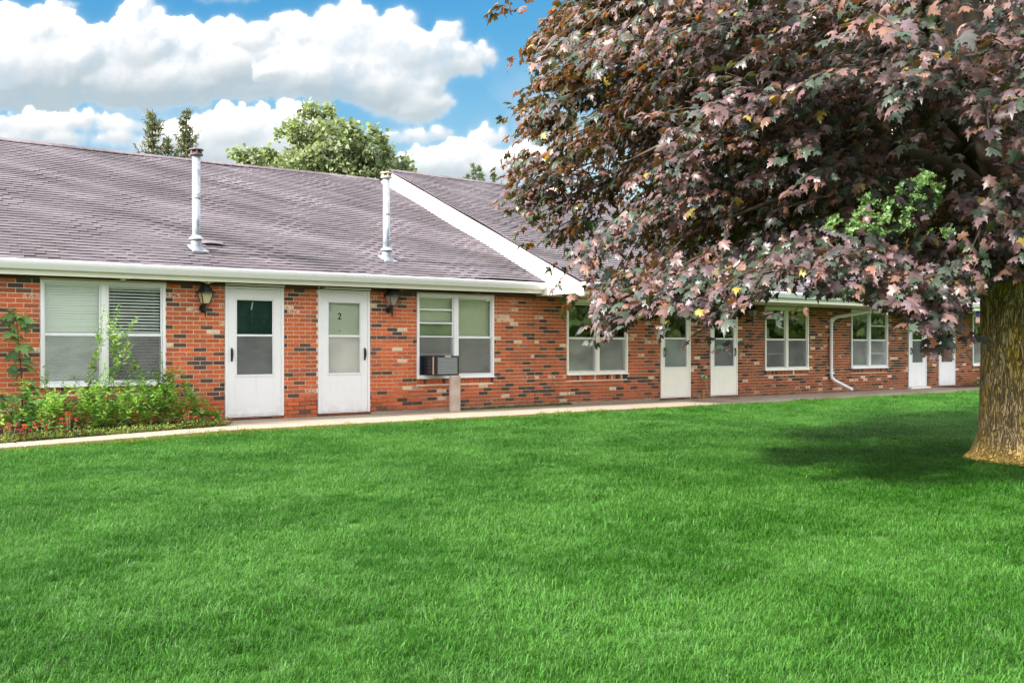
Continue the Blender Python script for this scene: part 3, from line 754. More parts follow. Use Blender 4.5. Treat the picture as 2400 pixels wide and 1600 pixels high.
m = MB(); m.box(-2.9, XG-0.1, 2*RID_A-0.3, 2*RID_A-0.1, -0.1, 2.3); m.prism([(0.23, -0.1), (2*RID_A-0.32, -0.1), (2*RID_A-0.32, 2.35), (RID_A, 5.0), (0.23, 2.35)], 'x', -2.99, -2.8)
P(m.obj('back_wall', M_MORTAR), left)
# small tan ridge vent seen beside the leaves
m = MB(); m.prism([(0, 0), (0.42, 0), (0.30, 0.18), (0.12, 0.18)], 'y', -0.2, 0.2)
o = m.obj('ridge_vent', M_CAP2, roofR); o.location = (16.2, 5.0, roofB(16.2, 5.0))

# concrete footing lip
m = MB(); m.bbox(8.16, 15.1, -0.05, 0.0025, 0.0, 0.05, 0.006); P(m.obj('footing', M_WALK), left)

# flue pipes -----------------------------------------------------------
def flue(x, y, ztop, cap_mat, first):
    zb = roofA(x, y)
    m = MB(); r = 0.061
    m.lathe([(r, -0.03), (r, 0.78)], x, y, 22, 0, zb); m.lathe([(r+0.004, 0.775), (r+0.004, 0.80), (r, 0.803), (r, ztop-zb-0.10)], x, y, 22, 0, zb)
    p_ = P(m.obj('flue_pipe', M_GALV, smooth=False), left)
    p_.data.polygons.foreach_set('use_smooth', [len(f.vertices) == 4 for f in p_.data.polygons])
    m = MB(); m.lathe([(0.112, 0.145), (0.108, 0.16), (0.064, 0.205), (0.062, 0.21)], x, y, 22, 0, zb); m.obj('storm_collar', M_GALV, p_)
    # flashing cone and base sheet that lies on the slope
    m = MB(); V = []; seg = 24
    for (rr, k) in ((0.115, 0), (0.085, 0.05), (0.072, 0.15)):
        for i in range(seg):
            a_ = 2*math.pi*i/seg; px, py = x+rr*math.cos(a_), y+rr*math.sin(a_)
            V.append((px, py, (roofA(px, py)+0.012) if k == 0 else zb+k+TH*(py-y)*(0.6 if k < 0.1 else 0)))
    m.add(V, [(j*seg+i, j*seg+(i+1) % seg, (j+1)*seg+(i+1) % seg, (j+1)*seg+i) for j in range(2) for i in range(seg)])
    q = [(x-0.09, y-0.125), (x+0.16, y-0.125), (x+0.12, y+0.15), (x-0.09, y+0.15)]
    m.add([(a_, b_, roofA(a_, b_)+0.010) for a_, b_ in q]+[(a_, b_, roofA(a_, b_)-0.01) for a_, b_ in q], [(0,1,2,3),(0,4,5,1),(1,5,6,2),(3,7,4,0)])
    m.obj('flashing', M_FLASH, p_)
    m = MB(); zt = ztop-zb
    m.lathe([(0.066, zt-0.12), (0.10, zt-0.112), (0.103, zt-0.092), (0.075, zt-0.085)], x, y, 22, 0, zb)
    m.lathe([(0.072, zt-0.085), (0.072, zt-0.072)], x, y, 22, 0, zb)
    m.lathe([(0.10, zt-0.036), (0.112, zt-0.028), (0.108, zt-0.016), (0.05, zt), (0.01, zt+0.004)], x, y, 22, 0, zb)
    for i in range(6):
        a_ = 2*math.pi*(i+0.3)/6; cx_, cy_ = x+0.078*math.cos(a_), y+0.078*math.sin(a_); m.box(cx_-0.013, cx_+0.013, cy_-0.013, cy_+0.013, zb+zt-0.088, zb+zt-0.03)
    m.obj('vent_cap', cap_mat, p_)
    m = MB(); m.lathe([(0.05, zt-0.13), (0.05, zt-0.033)], x, y, 16, 0, zb); m.obj('inner_flue', M_BLACK, p_)
flue(5.3, 0.363, 4.235, M_CAP, True)
flue(8.70, 0.398, 4.24, M_CAP2, False)

# windows --------------------------------------------------------------
def frame_ring(m, x0, x1, z0, z1, y0, y1, w, wb=None, b=0.003):
    wb = wb or w
    m.bbox(x0, x0+w, y0, y1, z0, z1, b); m.bbox(x1-w, x1, y0, y1, z0, z1, b)
    m.bbox(x0+w, x1-w, y0+0.002, y1-0.002, z1-w, z1, b); m.bbox(x0+w, x1-w, y0+0.002, y1-0.002, z0, z0+wb, b)
def blind(par, x0, x1, z0, z1, y, pitch, wid, tilt, mt, single=False, name='blind'):
    n = int((z1-z0)/pitch); proto = None; m = MB()
    for i in range(n):
        z = z1-(i+0.5)*pitch
        q = MB() if single else m
        c, s = math.cos(tilt)*wid/2, math.sin(tilt)*wid/2
        ox, oz, oy = (0, 0, 0) if single else (x0, z, y)
        w = x1-x0; t = 0.0015
        V = [(ox, oy-c, oz-s), (ox+w, oy-c, oz-s), (ox+w, oy, oz+0.003), (ox, oy, oz+0.003), (ox+w, oy+c, oz+s), (ox, oy+c, oz+s)]
        V += [(a_, b_, c_-t) for a_, b_, c_ in V]
        q.add(V, [(0,1,2,3),(3,2,4,5),(7,6,9,8),(8,9,11,10),(0,6,7,1),(5,4,10,11)])
        if single:
            if proto is None: proto = q.mesh('slat', mt)
            o = link('slat', proto, par); o.location = (x0, y, z); o.rotation_euler = (random.uniform(-0.06, 0.06), random.uniform(-0.002, 0.002), 0)
            o.matrix_parent_inverse = Matrix.Identity(4)
    if not single: tag(m.obj(name, mt, par), kind='stuff')
    m = MB(); m.box(x0-0.002, x1+0.002, y-0.014, y+0.014, z1, z1+0.03); m.obj('head_rail', mt, par)
    m = MB(); m.box(x0, x1, y-0.011, y+0.011, z0-0.022, z0-0.004); m.obj('bottom_rail', mt, par)
    m = MB()
    for fx in (0.12, 0.88): xx = x0+(x1-x0)*fx; m.box(xx-0.001, xx+0.001, y-wid/2-0.004, y-wid/2-0.002, z0, z1)
    m.obj('blind_cord', mt, par)
def window(wing, i, specs, frame_mat, room_mat, glass_mat=M_GLASS, screen_mat=M_SCREEN, midz=1.345):
    x0, x1 = WIN[i]; z0, z1 = WZ0, WZ1; par = wing
    m = MB(); frame_ring(m, x0+0.001, x1-0.001, z0, z1-0.001, -0.028, 0.09, 0.042, 0.05)
    xm = (x0+x1)/2-0.01
    m.bbox(xm-0.045, xm+0.045, -0.026, 0.088, z0+0.05, z1-0.043, 0.003)
    m.bbox(xm-0.012, xm+0.012, -0.034, -0.022, z0+0.05, z1-0.043, 0.003)
    wn = P(m.obj('window', frame_mat), wing)
    m = MB(); m.prism([(-0.052, z0-0.012), (-0.02, z0-0.012), (-0.02, z0+0.012), (-0.05, z0+0.004)], 'x', x0-0.005, x1+0.005); m.obj('window_sill', frame_mat, wn)
    m = MB(); m.bbox(x0-0.01, x1+0.01, -0.036, 0.0, z1+0.001, z1+0.024, 0.003); m.obj('head_trim', M_SOFFIT2, wn)
    for (a, b, sp) in ((x0+0.045, xm-0.047, specs[0]), (xm+0.047, x1-0.045, specs[1])):
        zt = z1-0.046; zb = z0+0.052
        up = MB(); frame_ring(up, a, b, midz-0.02, zt, 0.005, 0.030, 0.022); up.obj('upper_sash', frame_mat, wn)
        g_ = MB(); g_.box(a+0.02, b-0.02, 0.016, 0.020, midz, zt-0.02); g_.obj('pane', glass_mat, wn)
        low = sp.get('low', zb)
        if 'low' in sp:
            lo = MB(); frame_ring(lo, a, b, low, low+0.62, 0.035, 0.058, 0.03); lo.obj('lower_sash', frame_mat, wn)
            g_ = MB(); g_.box(a+0.028, b-0.028, 0.044, 0.047, low+0.03, low+0.6); g_.obj('pane', glass_mat, wn)
            lo = MB(); lo.bbox(a, b, 0.0, 0.02, low+0.56, low+0.585, 0.003); lo.obj('storm_rail', frame_mat, wn)
            lo = MB(); lo.box(a+0.022, b-0.022, 0.008, 0.0095, low+0.0, midz-0.02); lo.obj('insect_screen', screen_mat, wn)
        else:
            lo = MB(); frame_ring(lo, a, b, zb, midz+0.01, 0.035, 0.058, 0.03); lo.obj('lower_sash', frame_mat, wn)
            g_ = MB(); g_.box(a+0.028, b-0.028, 0.044, 0.047, zb+0.028, midz-0.02); g_.obj('pane', glass_mat, wn)
            lo = MB(); frame_ring(lo, a+0.002, b-0.002, zb, midz-0.021, -0.002, 0.016, 0.016); lo.obj('screen_frame', M_WHITE, wn)
            lo = MB(); lo.box(a+0.015, b-0.015, 0.006, 0.0075, zb+0.014, midz-0.035); lo.obj('insect_screen', sp.get('screen', screen_mat), wn)
        for rz_ in sp.get('rails', ()):
            lo = MB(); lo.bbox(a+0.02, b-0.02, 0.010, 0.034, rz_-0.013, rz_+0.013, 0.003); lo.obj('sash_rail', frame_mat, wn)
        k = sp['kind']
        if k == 'slats': blind(wn, a+0.012, b-0.012, sp.get('bot', zb+0.03), zt-0.05, 0.070, 0.037, 0.0355, R(74), M_BLIND, single=True)
        elif k == 'open': blind(wn, a+0.012, b-0.012, sp.get('bot', zb+0.03), zt-0.05, 0.082, 0.046, 0.036, R(40), M_BLIND, single=True)
        elif k == 'mini': blind(wn, a+0.012, b-0.012, sp.get('bot', zb+0.03), zt-0.05, 0.069, 0.024, 0.0245, R(74), sp.get('mat', M_BLIND_G))
        elif k == 'shade':
            q = MB(); q.box(a+0.01, b-0.01, 0.09, 0.093, sp.get('bot', zb+0.25), zt-0.02); q.tube([(a+0.01, 0.1, zt-0.02), (b-0.01, 0.1, zt-0.02)], 0.018, 8); q.box(a+0.01, b-0.01, 0.087, 0.096, sp.get('bot', zb+0.25)-0.02, sp.get('bot', zb+0.25)); q.obj('roller_shade', sp.get('mat', M_SHADE), wn)
        elif k == 'curtain':
            q = MB(); n = 26; V = []
            for j in range(n+1):
                xx = a+0.005+(b-a-0.01)*j/n; yy = 0.11+0.014*math.sin(j*1.9); V += [(xx, yy, zt), (xx, yy+0.006, sp.get('bot', zb))]
            q.add(V, [(2*j, 2*j+1, 2*j+3, 2*j+2) for j in range(n)]); q.obj('curtain', sp.get('mat', M_CURTAIN), wn)
        if sp.get('shade2') is not None:
            q = MB(); bz, mt2 = sp['shade2']; q.box(a+0.012, b-0.012, 0.074, 0.077, bz, midz+0.02); q.box(a+0.012, b-0.012, 0.070, 0.080, bz-0.02, bz); q.box(a+0.01, b-0.01, 0.066, 0.082, midz-0.075, midz-0.05); q.obj('roller_shade', mt2, wn)
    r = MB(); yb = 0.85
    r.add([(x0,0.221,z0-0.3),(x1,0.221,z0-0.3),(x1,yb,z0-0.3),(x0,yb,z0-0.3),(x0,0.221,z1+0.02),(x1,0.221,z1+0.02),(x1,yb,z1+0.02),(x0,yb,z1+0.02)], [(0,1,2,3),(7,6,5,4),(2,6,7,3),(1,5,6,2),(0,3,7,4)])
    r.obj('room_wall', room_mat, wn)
    return wn
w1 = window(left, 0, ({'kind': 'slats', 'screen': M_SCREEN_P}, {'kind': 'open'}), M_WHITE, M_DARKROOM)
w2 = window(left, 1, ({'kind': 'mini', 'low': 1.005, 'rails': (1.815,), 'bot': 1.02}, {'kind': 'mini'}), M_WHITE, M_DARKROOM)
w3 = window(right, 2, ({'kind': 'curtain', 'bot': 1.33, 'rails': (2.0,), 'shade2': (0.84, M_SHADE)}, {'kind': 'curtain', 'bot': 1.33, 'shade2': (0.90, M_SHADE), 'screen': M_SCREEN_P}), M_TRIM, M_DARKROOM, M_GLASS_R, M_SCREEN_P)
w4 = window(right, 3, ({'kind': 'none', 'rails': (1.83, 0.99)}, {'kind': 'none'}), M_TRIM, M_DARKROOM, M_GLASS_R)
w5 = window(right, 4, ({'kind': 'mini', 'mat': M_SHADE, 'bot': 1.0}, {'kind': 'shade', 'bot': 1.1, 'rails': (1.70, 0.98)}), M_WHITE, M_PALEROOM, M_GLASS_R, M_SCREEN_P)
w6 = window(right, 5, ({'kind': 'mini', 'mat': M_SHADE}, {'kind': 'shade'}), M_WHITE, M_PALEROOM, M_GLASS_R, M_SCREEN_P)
# chair back seen in the lower right pane of the third window
m = MB(); m.tube([(13.45, 0.3, 0.66), (13.47, 0.3, 0.86), (13.55, 0.3, 0.88), (13.98, 0.3, 0.86), (14.0, 0.3, 0.72)], 0.012, 6)
m.obj('chair_back', M_WHITE, w3)

# storm doors -----------------------------------------------------------
def text_mesh(txt, size, depth, shear=0.0):
    cu = bpy.data.curves.new('numeral', 'FONT'); cu.body = txt; cu.size = size; cu.extrude = depth; cu.align_x = 'CENTER'; cu.align_y = 'CENTER'; cu.shear = shear
    cu.offset = 0.0012
    tmp = bpy.data.objects.new('tmp', cu); COL.objects.link(tmp)
    dg = bpy.context.evaluated_depsgraph_get(); me = bpy.data.meshes.new_from_object(tmp.evaluated_get(dg)); me.name = 'numeral'
    bpy.data.objects.remove(tmp); return me
def door(wing, i, handle_left, inner, frame_mat, number=None, glass_mat=M_GLASS, wide=False, extra_rail=False, low_screen=M_SCREEN):
    x0, x1 = DOOR[i]; z0, z1 = DZ0, DZ1
    m = MB(); w = 0.045
    m.bbox(x0+0.001, x0+w, -0.03, 0.12, z0-0.002, z1, 0.003); m.bbox(x1-w, x1-0.001, -0.03, 0.12, z0-0.002, z1, 0.003); m.bbox(x0+w, x1-w, -0.028, 0.118, z1-0.05, z1-0.001, 0.003)
    m.bbox(x0-0.006, x1+0.006, -0.05, -0.005, z1+0.001, z1+0.03, 0.003)
    dr = P(m.obj('door', frame_mat), wing)
    a, b = x0+w+0.003, x1-w-0.003; zt = z1-0.054; zb = z0+0.012
    st = 0.125 if not wide else 0.07
    # glazed area z from 0.70 to 1.91
    gz0, gz1, gm = 0.705, 1.90, 1.335
    s = MB()
    s.bbox(a, a+st, -0.022, 0.008, zb, zt, 0.003); s.bbox(b-st, b, -0.022, 0.008, zb, zt, 0.003)
    s.bbox(a+st, b-st, -0.0215, 0.0075, gz1, zt-0.0005, 0.002); s.bbox(a+st, b-st, -0.0215, 0.0075, zb+0.0005, gz0, 0.002)
    s.obj('door_leaf', frame_mat, dr)
    s = MB(); frame_ring(s, a+st-0.014, b-st+0.014, gz0-0.014, gz1+0.014, -0.030, -0.0225, 0.02); s.obj('glazing_bead', M_WHITE, dr)
    s = MB(); frame_ring(s, a+st, b-st, gz0, gz1, -0.016, 0.004, 0.018); s.bbox(a+st+0.018, b-st-0.018, -0.018, 0.003, gm-0.016, gm+0.016, 0.002)
    if extra_rail: s.bbox(a+st+0.018, b-st-0.018, -0.006, 0.002, 1.19-0.016, 1.19+0.014, 0.002)
    s.obj('sash', M_WHITE, dr)
    s = MB(); s.box(a+st+0.016, b-st-0.016, -0.006, -0.002, gm, gz1-0.016); s.obj('pane', glass_mat, dr)
    s = MB(); s.box(a+st+0.016, b-st-0.016, -0.009, -0.0075, gz0+0.016, gm-0.01); s.obj('insect_screen', low_screen, dr)
    s = MB(); s.box(x0+w+0.001, x1-w-0.001, 0.045, 0.08, z0, z1-0.055); s.obj('inner_door', inner, dr)
    # kick panel edge, threshold, hinges, handle
    s = MB(); s.bbox(a+0.01, b-0.01, -0.026, -0.0225, zb+0.03, zb+0.045, 0.001); s.box(x0+w+0.001, x1-w-0.001, -0.028, 0.044, z0-0.001, z0+0.008); s.obj('door_sweep', M_WHITE, dr)
    hx = b-0.002 if handle_left else a+0.002
    for hz in (0.35, 1.05, 1.55, 1.92): s = MB(); s.bbox(hx-0.012, hx+0.012, -0.036, -0.023, hz-0.045, hz+0.045, 0.003); s.obj('hinge', M_WHITE, dr)
    px = a+0.055 if handle_left else b-0.055
    s = MB(); s.tube([(px, -0.023, 1.125), (px, -0.05, 1.11), (px+0.004, -0.062, 1.04), (px-0.004, -0.058, 0.97), (px-0.008, -0.024, 0.945)], [0.013, 0.016, 0.012, 0.011, 0.009], 8)
    s.bbox(px-0.016, px+0.016, -0.027, -0.0225, 0.93, 1.14, 0.002); s.obj('handle', M_BLACK, dr, smooth=False)
    if number:
        txt, mt_, nx, nz, sz, sh = number
        me = text_mesh(txt, sz, 0.003, sh); me.materials.append(mt_)
        o = link('numeral', me, dr); o.location = (nx, 0.041, nz); o.rotation_euler = (R(90), 0, 0)
        s = MB(); s.tube([(nx, 0.047, nz-0.24), (nx, 0.036, nz-0.24)], 0.012, 12); s.obj('peephole', M_BRASS if txt == '2' else M_CHROME, dr)
    return dr
door(left, 0, True, M_GREENDOOR, M_WHITE, ('1', M_NUMW, 6.06, 1.79, 0.17, 0.2))
d2 = door(left, 1, False, M_CREAMDOOR, M_WHITE, ('2', M_NUMB, 7.60, 1.66, 0.15, 0.0), low_screen=M_SCREEN_P)
m = MB(); m.bbox(7.415, 7.465, 0.025, 0.044, 1.76, 1.885, 0.004); m.obj('door_chime', M_WHITE, d2)
door(right, 2, True, M_CURTAIN, M_TRIM, None, M_GLASS_R, True, low_screen=M_SCREEN_P)
door(right, 3, False, M_CURTAIN, M_TRIM, None, M_GLASS_R, True)
door(right, 4, True, M_GREENDOOR, M_WHITE, None, M_GLASS_R)
door(right, 5, False, M_GREENDOOR, M_WHITE, None, M_GLASS_R, True, True)
m = MB(); m.bbox(24.68, 25.66, -0.13, -0.008, 0.0, 0.055, 0.006); P(m.obj('door_step', M_TRIM), right)

# downspout --------------------------------------------------------------
m = MB(); xd = 21.15
pts = [(xd+0.62, -1.40, 2.225), (xd+0.62, -1.40, 2.15), (xd+0.60, -1.30, 2.10), (xd+0.10, -0.16, 1.90), (xd, -0.065, 1.84), (xd, -0.055, 1.74), (xd, -0.055, 0.46), (xd+0.02, -0.06, 0.38), (xd+0.08, -0.12, 0.30), (xd+0.34, -0.40, 0.10), (xd+0.36, -0.42, 0.085)]
m.tube(pts, 0.042, 10); ds = P(m.obj('downspout', M_WHITE, smooth=True), right)
for zz_ in (1.80, 0.50):
    m = MB(); m.bbox(xd-0.075, xd+0.06, -0.11, -0.008, zz_-0.018, zz_+0.018, 0.003); m.obj('strap', M_WHITE, ds)
# tap on the wall
m = MB(); m.tube([(16.47, 0.0, 0.485), (16.47, -0.09, 0.485)], 0.022, 10); m.tube([(16.47, -0.075, 0.485), (16.47, -0.10, 0.44)], 0.017, 8)
m.tube([(16.47, -0.09, 0.485), (16.47, -0.115, 0.485)], 0.045, 12); m.bbox(16.41, 16.53, -0.012, -0.0085, 0.44, 0.53, 0.001)
P(m.obj('tap', M_CHROME), right)
# low metal flue stub and hose by the doors
m = MB(); m.tube([(16.25, -0.22, 0.015), (16.25, -0.22, 0.20)], 0.032, 12); m.tube([(16.25, -0.22, 0.2), (16.25, -0.22, 0.212)], 0.036, 12)
tag(m.obj('standpipe', M_BRASS), 'short tan pipe stub standing on the walk beside the tap', 'pipe')
m = MB()
pts = [(16.47, -0.095, 0.43), (16.49, -0.10, 0.30), (16.58, -0.10, 0.10), (16.66, -0.16, 0.034), (16.85, -0.5, 0.032), (16.7, -0.9, 0.032), (16.2, -1.05, 0.032), (15.7, -0.85, 0.032), (15.55, -0.55, 0.032)]
def catmull(pts, n=8):
    pts = [Vector(p) for p in pts]; out = []
    for i in range(len(pts)-1):
        p0, p1, p2, p3 = pts[max(i-1,0)], pts[i], pts[i+1], pts[min(i+2, len(pts)-1)]
        for k in range(n):
            t = k/n; out.append(0.5*((2*p1)+(p2-p0)*t+(2*p0-5*p1+4*p2-p3)*t*t+(3*p1-p0-3*p2+p3)*t**3))
    return out+[pts[-1]]
m.tube(catmull(pts), 0.011, 7)
tag(m.obj('garden_hose', simple('hose_rubber', (0.30, 0.22, 0.17), 0.6)), 'thin tan hose hanging from the wall tap and curling over the walk', 'hose')

# wall lanterns ----------------------------------------------------------
def lantern_mesh_parts(glass_mat):
    """pieces of one lantern around its own origin on the wall"""
    parts = []
    m = MB(); m.lathe([(0.02, 0), (0.055, 0.008), (0.06, 0.02), (0.06, 0.03)], 0, 0, 8); 
    V = [(x, -z, y) for x, y, z in m.v]; m.v = V
    m.tube([(0, -0.02, 0), (0, -0.09, 0.0), (0, -0.13, 0.01), (0, -0.135, 0.06)], [0.03, 0.022, 0.02, 0.018], 8)
    m.tube([(0, -0.135, 0.02), (0, -0.135, -0.05), (0, -0.135, -0.13)], [0.024, 0.018, 0.006], 8)
    parts.append(('bracket', m.mesh('bracket', M_BLACK)))
    m = MB(); cy = -0.135
    def ring(r, z, n=4): return [(r*math.cos(math.pi/4+2*math.pi*k/n), cy+r*math.sin(math.pi/4+2*math.pi*k/n), z) for k in range(n)]
    R0, R1, Z0, Z1 = 0.068, 0.128, 0.07, 0.235
    for k in range(4): m.tube([ring(R0, Z0)[k], ring(R1, Z1)[k]], 0.008, 6)
    for (r, z) in ((R0, Z0), (R1, Z1)):
        q = ring(r, z)
        for k in range(4): m.tube([q[k], q[(k+1) % 4]], 0.008, 6)
    m.lathe([(0.03, 0.052), (0.062, 0.062), (0.066, 0.072)], 0, cy, 8)
    parts.append(('cage', m.mesh('cage', M_BLACK)))
    for k in range(4):
        m = MB(); a_, b_ = ring(R0*0.97, Z0)[k], ring(R0*0.97, Z0)[(k+1) % 4]; c_, d_ = ring(R1*0.97, Z1)[(k+1) % 4], ring(R1*0.97, Z1)[k]
        m.add([a_, b_, c_, d_], [(0,1,2,3)]); parts.append(('pane', m.mesh('pane', glass_mat)))
    m = MB(); V = []; lv = ((0.165, 0.232), (0.160, 0.242), (0.115, 0.275), (0.085, 0.315), (0.06, 0.345), (0.052, 0.352))
    n = 8
    for (r, z) in lv: V += [(r*math.cos(math.pi/8+2*math.pi*k/n)*0.92, cy+r*math.sin(math.pi/8+2*math.pi*k/n)*0.92, z) for k in range(n)]
    m.add(V, [(j*n+k, j*n+(k+1) % n, (j+1)*n+(k+1) % n, (j+1)*n+k) for j in range(len(lv)-1) for k in range(n)]+[tuple(range(n))[::-1], tuple((len(lv)-1)*n+k for k in range(n))])
    m.tube([(0, cy, 0.352), (0, cy, 0.375)], [0.012, 0.005], 6)
    parts.append(('lamp_cap', m.mesh('lamp_cap', M_BLACK)))
    return parts
LP1, LP2 = lantern_mesh_parts(M_LAMP), lantern_mesh_parts(M_LAMP2)
LAMPS = [(5.26, 1.735, LP1, 'black wall lantern with amber panes, on the brick left of door 1'),
         (8.50, 1.79, LP2, 'black wall lantern with smoky panes, on the brick right of door 2'),
         (14.72, 1.79, LP2, 'black wall lantern half hidden by maple leaves, left of the third storm door'),
         (18.01, 1.76, LP2, 'black wall lantern between the fourth storm door and the dark green window'),
         (24.36, 1.79, LP2, 'black wall lantern behind hanging maple leaves, left of the narrow fifth storm door')]
for (x, z, parts, lab) in LAMPS:
    t = empty('wall_lantern', (x, -0.006, z)); tag(t, lab, 'wall lamp', 'lanterns along the brick wall')
    for nm, me in parts: link(nm, me, t)

# air conditioner --------------------------------------------------------
ac = empty('air_conditioner', (9.2, 0, 0.655)); tag(ac, 'black window air conditioner with a grey louvred face, sticking out of the second window', 'air conditioner')
M_ACB = simple('ac_black_plastic', (0.012, 0.013, 0.017), 0.4, 0.5); M_ACG = simple('ac_grey_fins', (0.19, 0.205, 0.215), 0.45, 0.5, metal=0.3, var=0.04); M_ACN = simple('ac_navy_side', (0.02, 0.035, 0.07), 0.5, 0.4)
X0, X1, Y0, Y1, Z0, Z1 = 0.0, 0.47, -0.45, 0.20, 0.0, 0.345
m = MB(); m.bbox(X0+0.006, X1-0.006, Y0+0.03, Y1, Z0+0.004, Z1-0.004, 0.006); m.obj('casing', M_ACB, ac)
m = MB(); frame_ring(m, X0, X1, Z0, Z1, Y0, Y0+0.05, 0.026); m.obj('bezel', M_ACB, ac)
m = MB(); m.box(X0+0.026, X1-0.026, Y0+0.012, Y0+0.03, Z0+0.026, Z1-0.026); gr = m.obj('grille', M_ACG, ac)
for k in range(7):
    zc = Z0+0.026+(k+0.5)*(Z1-Z0-0.052)/7; m = MB(); h = (Z1-Z0-0.052)/14-0.003
    m.prism([(Y0+0.011, zc-h), (Y0+0.004, zc-h+0.003), (Y0+0.008, zc+h), (Y0+0.011, zc+h)], 'x', X0+0.03, X1-0.03); m.obj('fin', M_ACG, gr)
m = MB(); m.bbox(X0-0.001, X0+0.006, Y0+0.09, Y0+0.125, Z0+0.02, Z1-0.02, 0.001); m.obj('side_strip', simple('ac_tan_strip', (0.5, 0.40, 0.30), 0.6), ac)
m = MB()
for k in range(4): m.bbox(X0-0.002, X0+0.006, Y0+0.16, Y0+0.27, Z0+0.06+k*0.06, Z0+0.085+k*0.06, 0.001)
m.obj('side_vent', simple('ac_vent', (0.05, 0.052, 0.06), 0.5), ac)
m = MB()
for (x, z) in ((0.02, 0.02), (0.45, 0.02), (0.02, 0.325), (0.45, 0.325)): m.tube([(x, Y0-0.003, z), (x, Y0+0.002, z)], 0.007, 8)
m.obj('screw', M_CHROME, ac)
m = MB()
for k in range(5): m.box(-0.07+k*0.013, -0.06+k*0.013, 0.012+0.004*(k % 2), 0.03, 0.004, Z1-0.004)
m.obj('side_curtain', M_ACN, ac)
m = MB(); m.tube([(0.17, Y0-0.004, Z1-0.013), (0.30, Y0-0.004, Z1-0.013)], 0.006, 6); m.obj('badge', M_CHROME, ac)

post = MB(); post.bbox(9.49, 9.69, -0.465, -0.405, 0.018, 0.648, 0.004)
tag(post.obj('support_post', M_WOOD), 'weathered grey wooden board propping up the air conditioner', 'post')

# mat, planter stand, flags ------------------------------------------------
m = MB(); m.bbox(26.25, 28.0, -0.62, -0.06, 0.021, 0.036, 0.004)
tag(m.obj('door_mat', simple('brown_mat', (0.11, 0.05, 0.04), 0.95, 0.1, var=0.2, scale=30, bumpk=0.5)), 'reddish brown mat lying before the last storm door', 'mat')
st = empty('plant_stand', (28.95, -0.45, 0.0)); tag(st, 'brown slatted wooden stand below the last window, beside the tree trunk', 'stand')
M_STAND = simple('brown_stand_wood', (0.16, 0.085, 0.06), 0.8, 0.2, var=0.15)
for sx in (0, 0.5, 1.0):
    for sy in (0, 0.3): m = MB(); m.bbox(-0.45+sx*0.9, -0.41+sx*0.9, sy, sy+0.04, 0.0, 0.55, 0.004); m.obj('leg', M_STAND, st)
for z in (0.2, 0.36, 0.51): m = MB(); m.bbox(-0.47, 0.51, -0.018, -0.002, z, z+0.045, 0.003); m.obj('rail', M_STAND, st)
M_FLAG, T, b = mat('striped_flag_cloth')
tc = T.new('ShaderNodeTexCoord').outputs['Object']; sp = T.sep(tc)
stripe = T.math('GREATER_THAN', T.math('FRACT', T.math('MULTIPLY', sp[2], 19.0)), 0.5)
c = T.mix(stripe, (0.45, 0.03, 0.03, 1), (0.75, 0.72, 0.68, 1))
canton = T.math('MULTIPLY', T.math('GREATER_THAN', sp[2], -0.17), T.math('LESS_THAN', sp[0], 0.18))
T.l.new(T.mix(canton, c, (0.02, 0.03, 0.13, 1), ), b.inputs['Base Color']); b.inputs['Roughness'].default_value = 0.8
for (x, y, z, lab) in ((22.95, -1.28, 2.12, 'small striped flag hanging from the eave behind maple leaves near the fifth door'), (25.9, -1.28, 2.12, 'small striped flag hanging from the eave just left of the tree trunk')):
    f = empty('flag', (x, y, z)); tag(f, lab, 'flag', 'flags hanging along the eave')
    m = MB(); n = 14; V = []
    for j in range(n+1):
        t = j/n; V += [(t*0.46, 0.03*math.sin(t*11), 0.0), (t*0.46+0.02, 0.04*math.sin(t*11+0.8), -0.32)]
    V += [(a_, b_+0.002, c_) for a_, b_, c_ in V]; q = 2*(n+1)
    m.add(V, [(2*j, 2*j+1, 2*j+3, 2*j+2) for j in range(n)]+[(q+2*j, q+2*j+2, q+2*j+3, q+2*j+1) for j in range(n)]); m.obj('cloth', M_FLAG, f)
    m = MB(); m.tube([(-0.03, 0, 0.004), (0.5, 0, 0.004)], 0.007, 6); m.obj('rod', M_BRASS, f)

# ------------------------------------------------------------------ foliage helpers
HALF = [(0,0),(0.09,-0.11),(0.33,-0.13),(0.27,0.04),(0.56,0.17),(0.43,0.28),(0.52,0.46),(0.23,0.40),(0.20,0.56),(0.27,0.70),(0.11,0.74),(0,1.0)]
def maple_template(curl, fold, twist):
    out = HALF+[(-x, y) for x, y in HALF[-2:0:-1]]
    P_ = [(0, 0.30)]+out
    V = []
    for x, y in P_:
        z = -fold*abs(x)**1.3-curl*(y-0.15)**2*(1 if y > 0.15 else 0.3)+twist*x*y+0.035*math.sin(9*x+4*y)
        V.append((x, y, z))
    n = len(out); F = [(0, 1+(i+1) % n, 1+i) for i in range(n)]
    return np.array(V, float), np.array(F, int)
def fix_up(V, F):
    a, b, c = V[F[:,0]], V[F[:,1]], V[F[:,2]]
    if np.cross(b-a, c-a)[:,2].mean() < 0: F = F[:, ::-1]
    return V, F
def frames(dirs, ups):
    """rotation matrices whose local y follows dirs and local z leans to ups"""
    y = dirs/np.linalg.norm(dirs, axis=1, keepdims=True)
    z = ups-(ups*y).sum(1, keepdims=True)*y; z /= np.linalg.norm(z, axis=1, keepdims=True)+1e-9
    x = np.cross(y, z)
    return np.stack([x, y, z], axis=2)
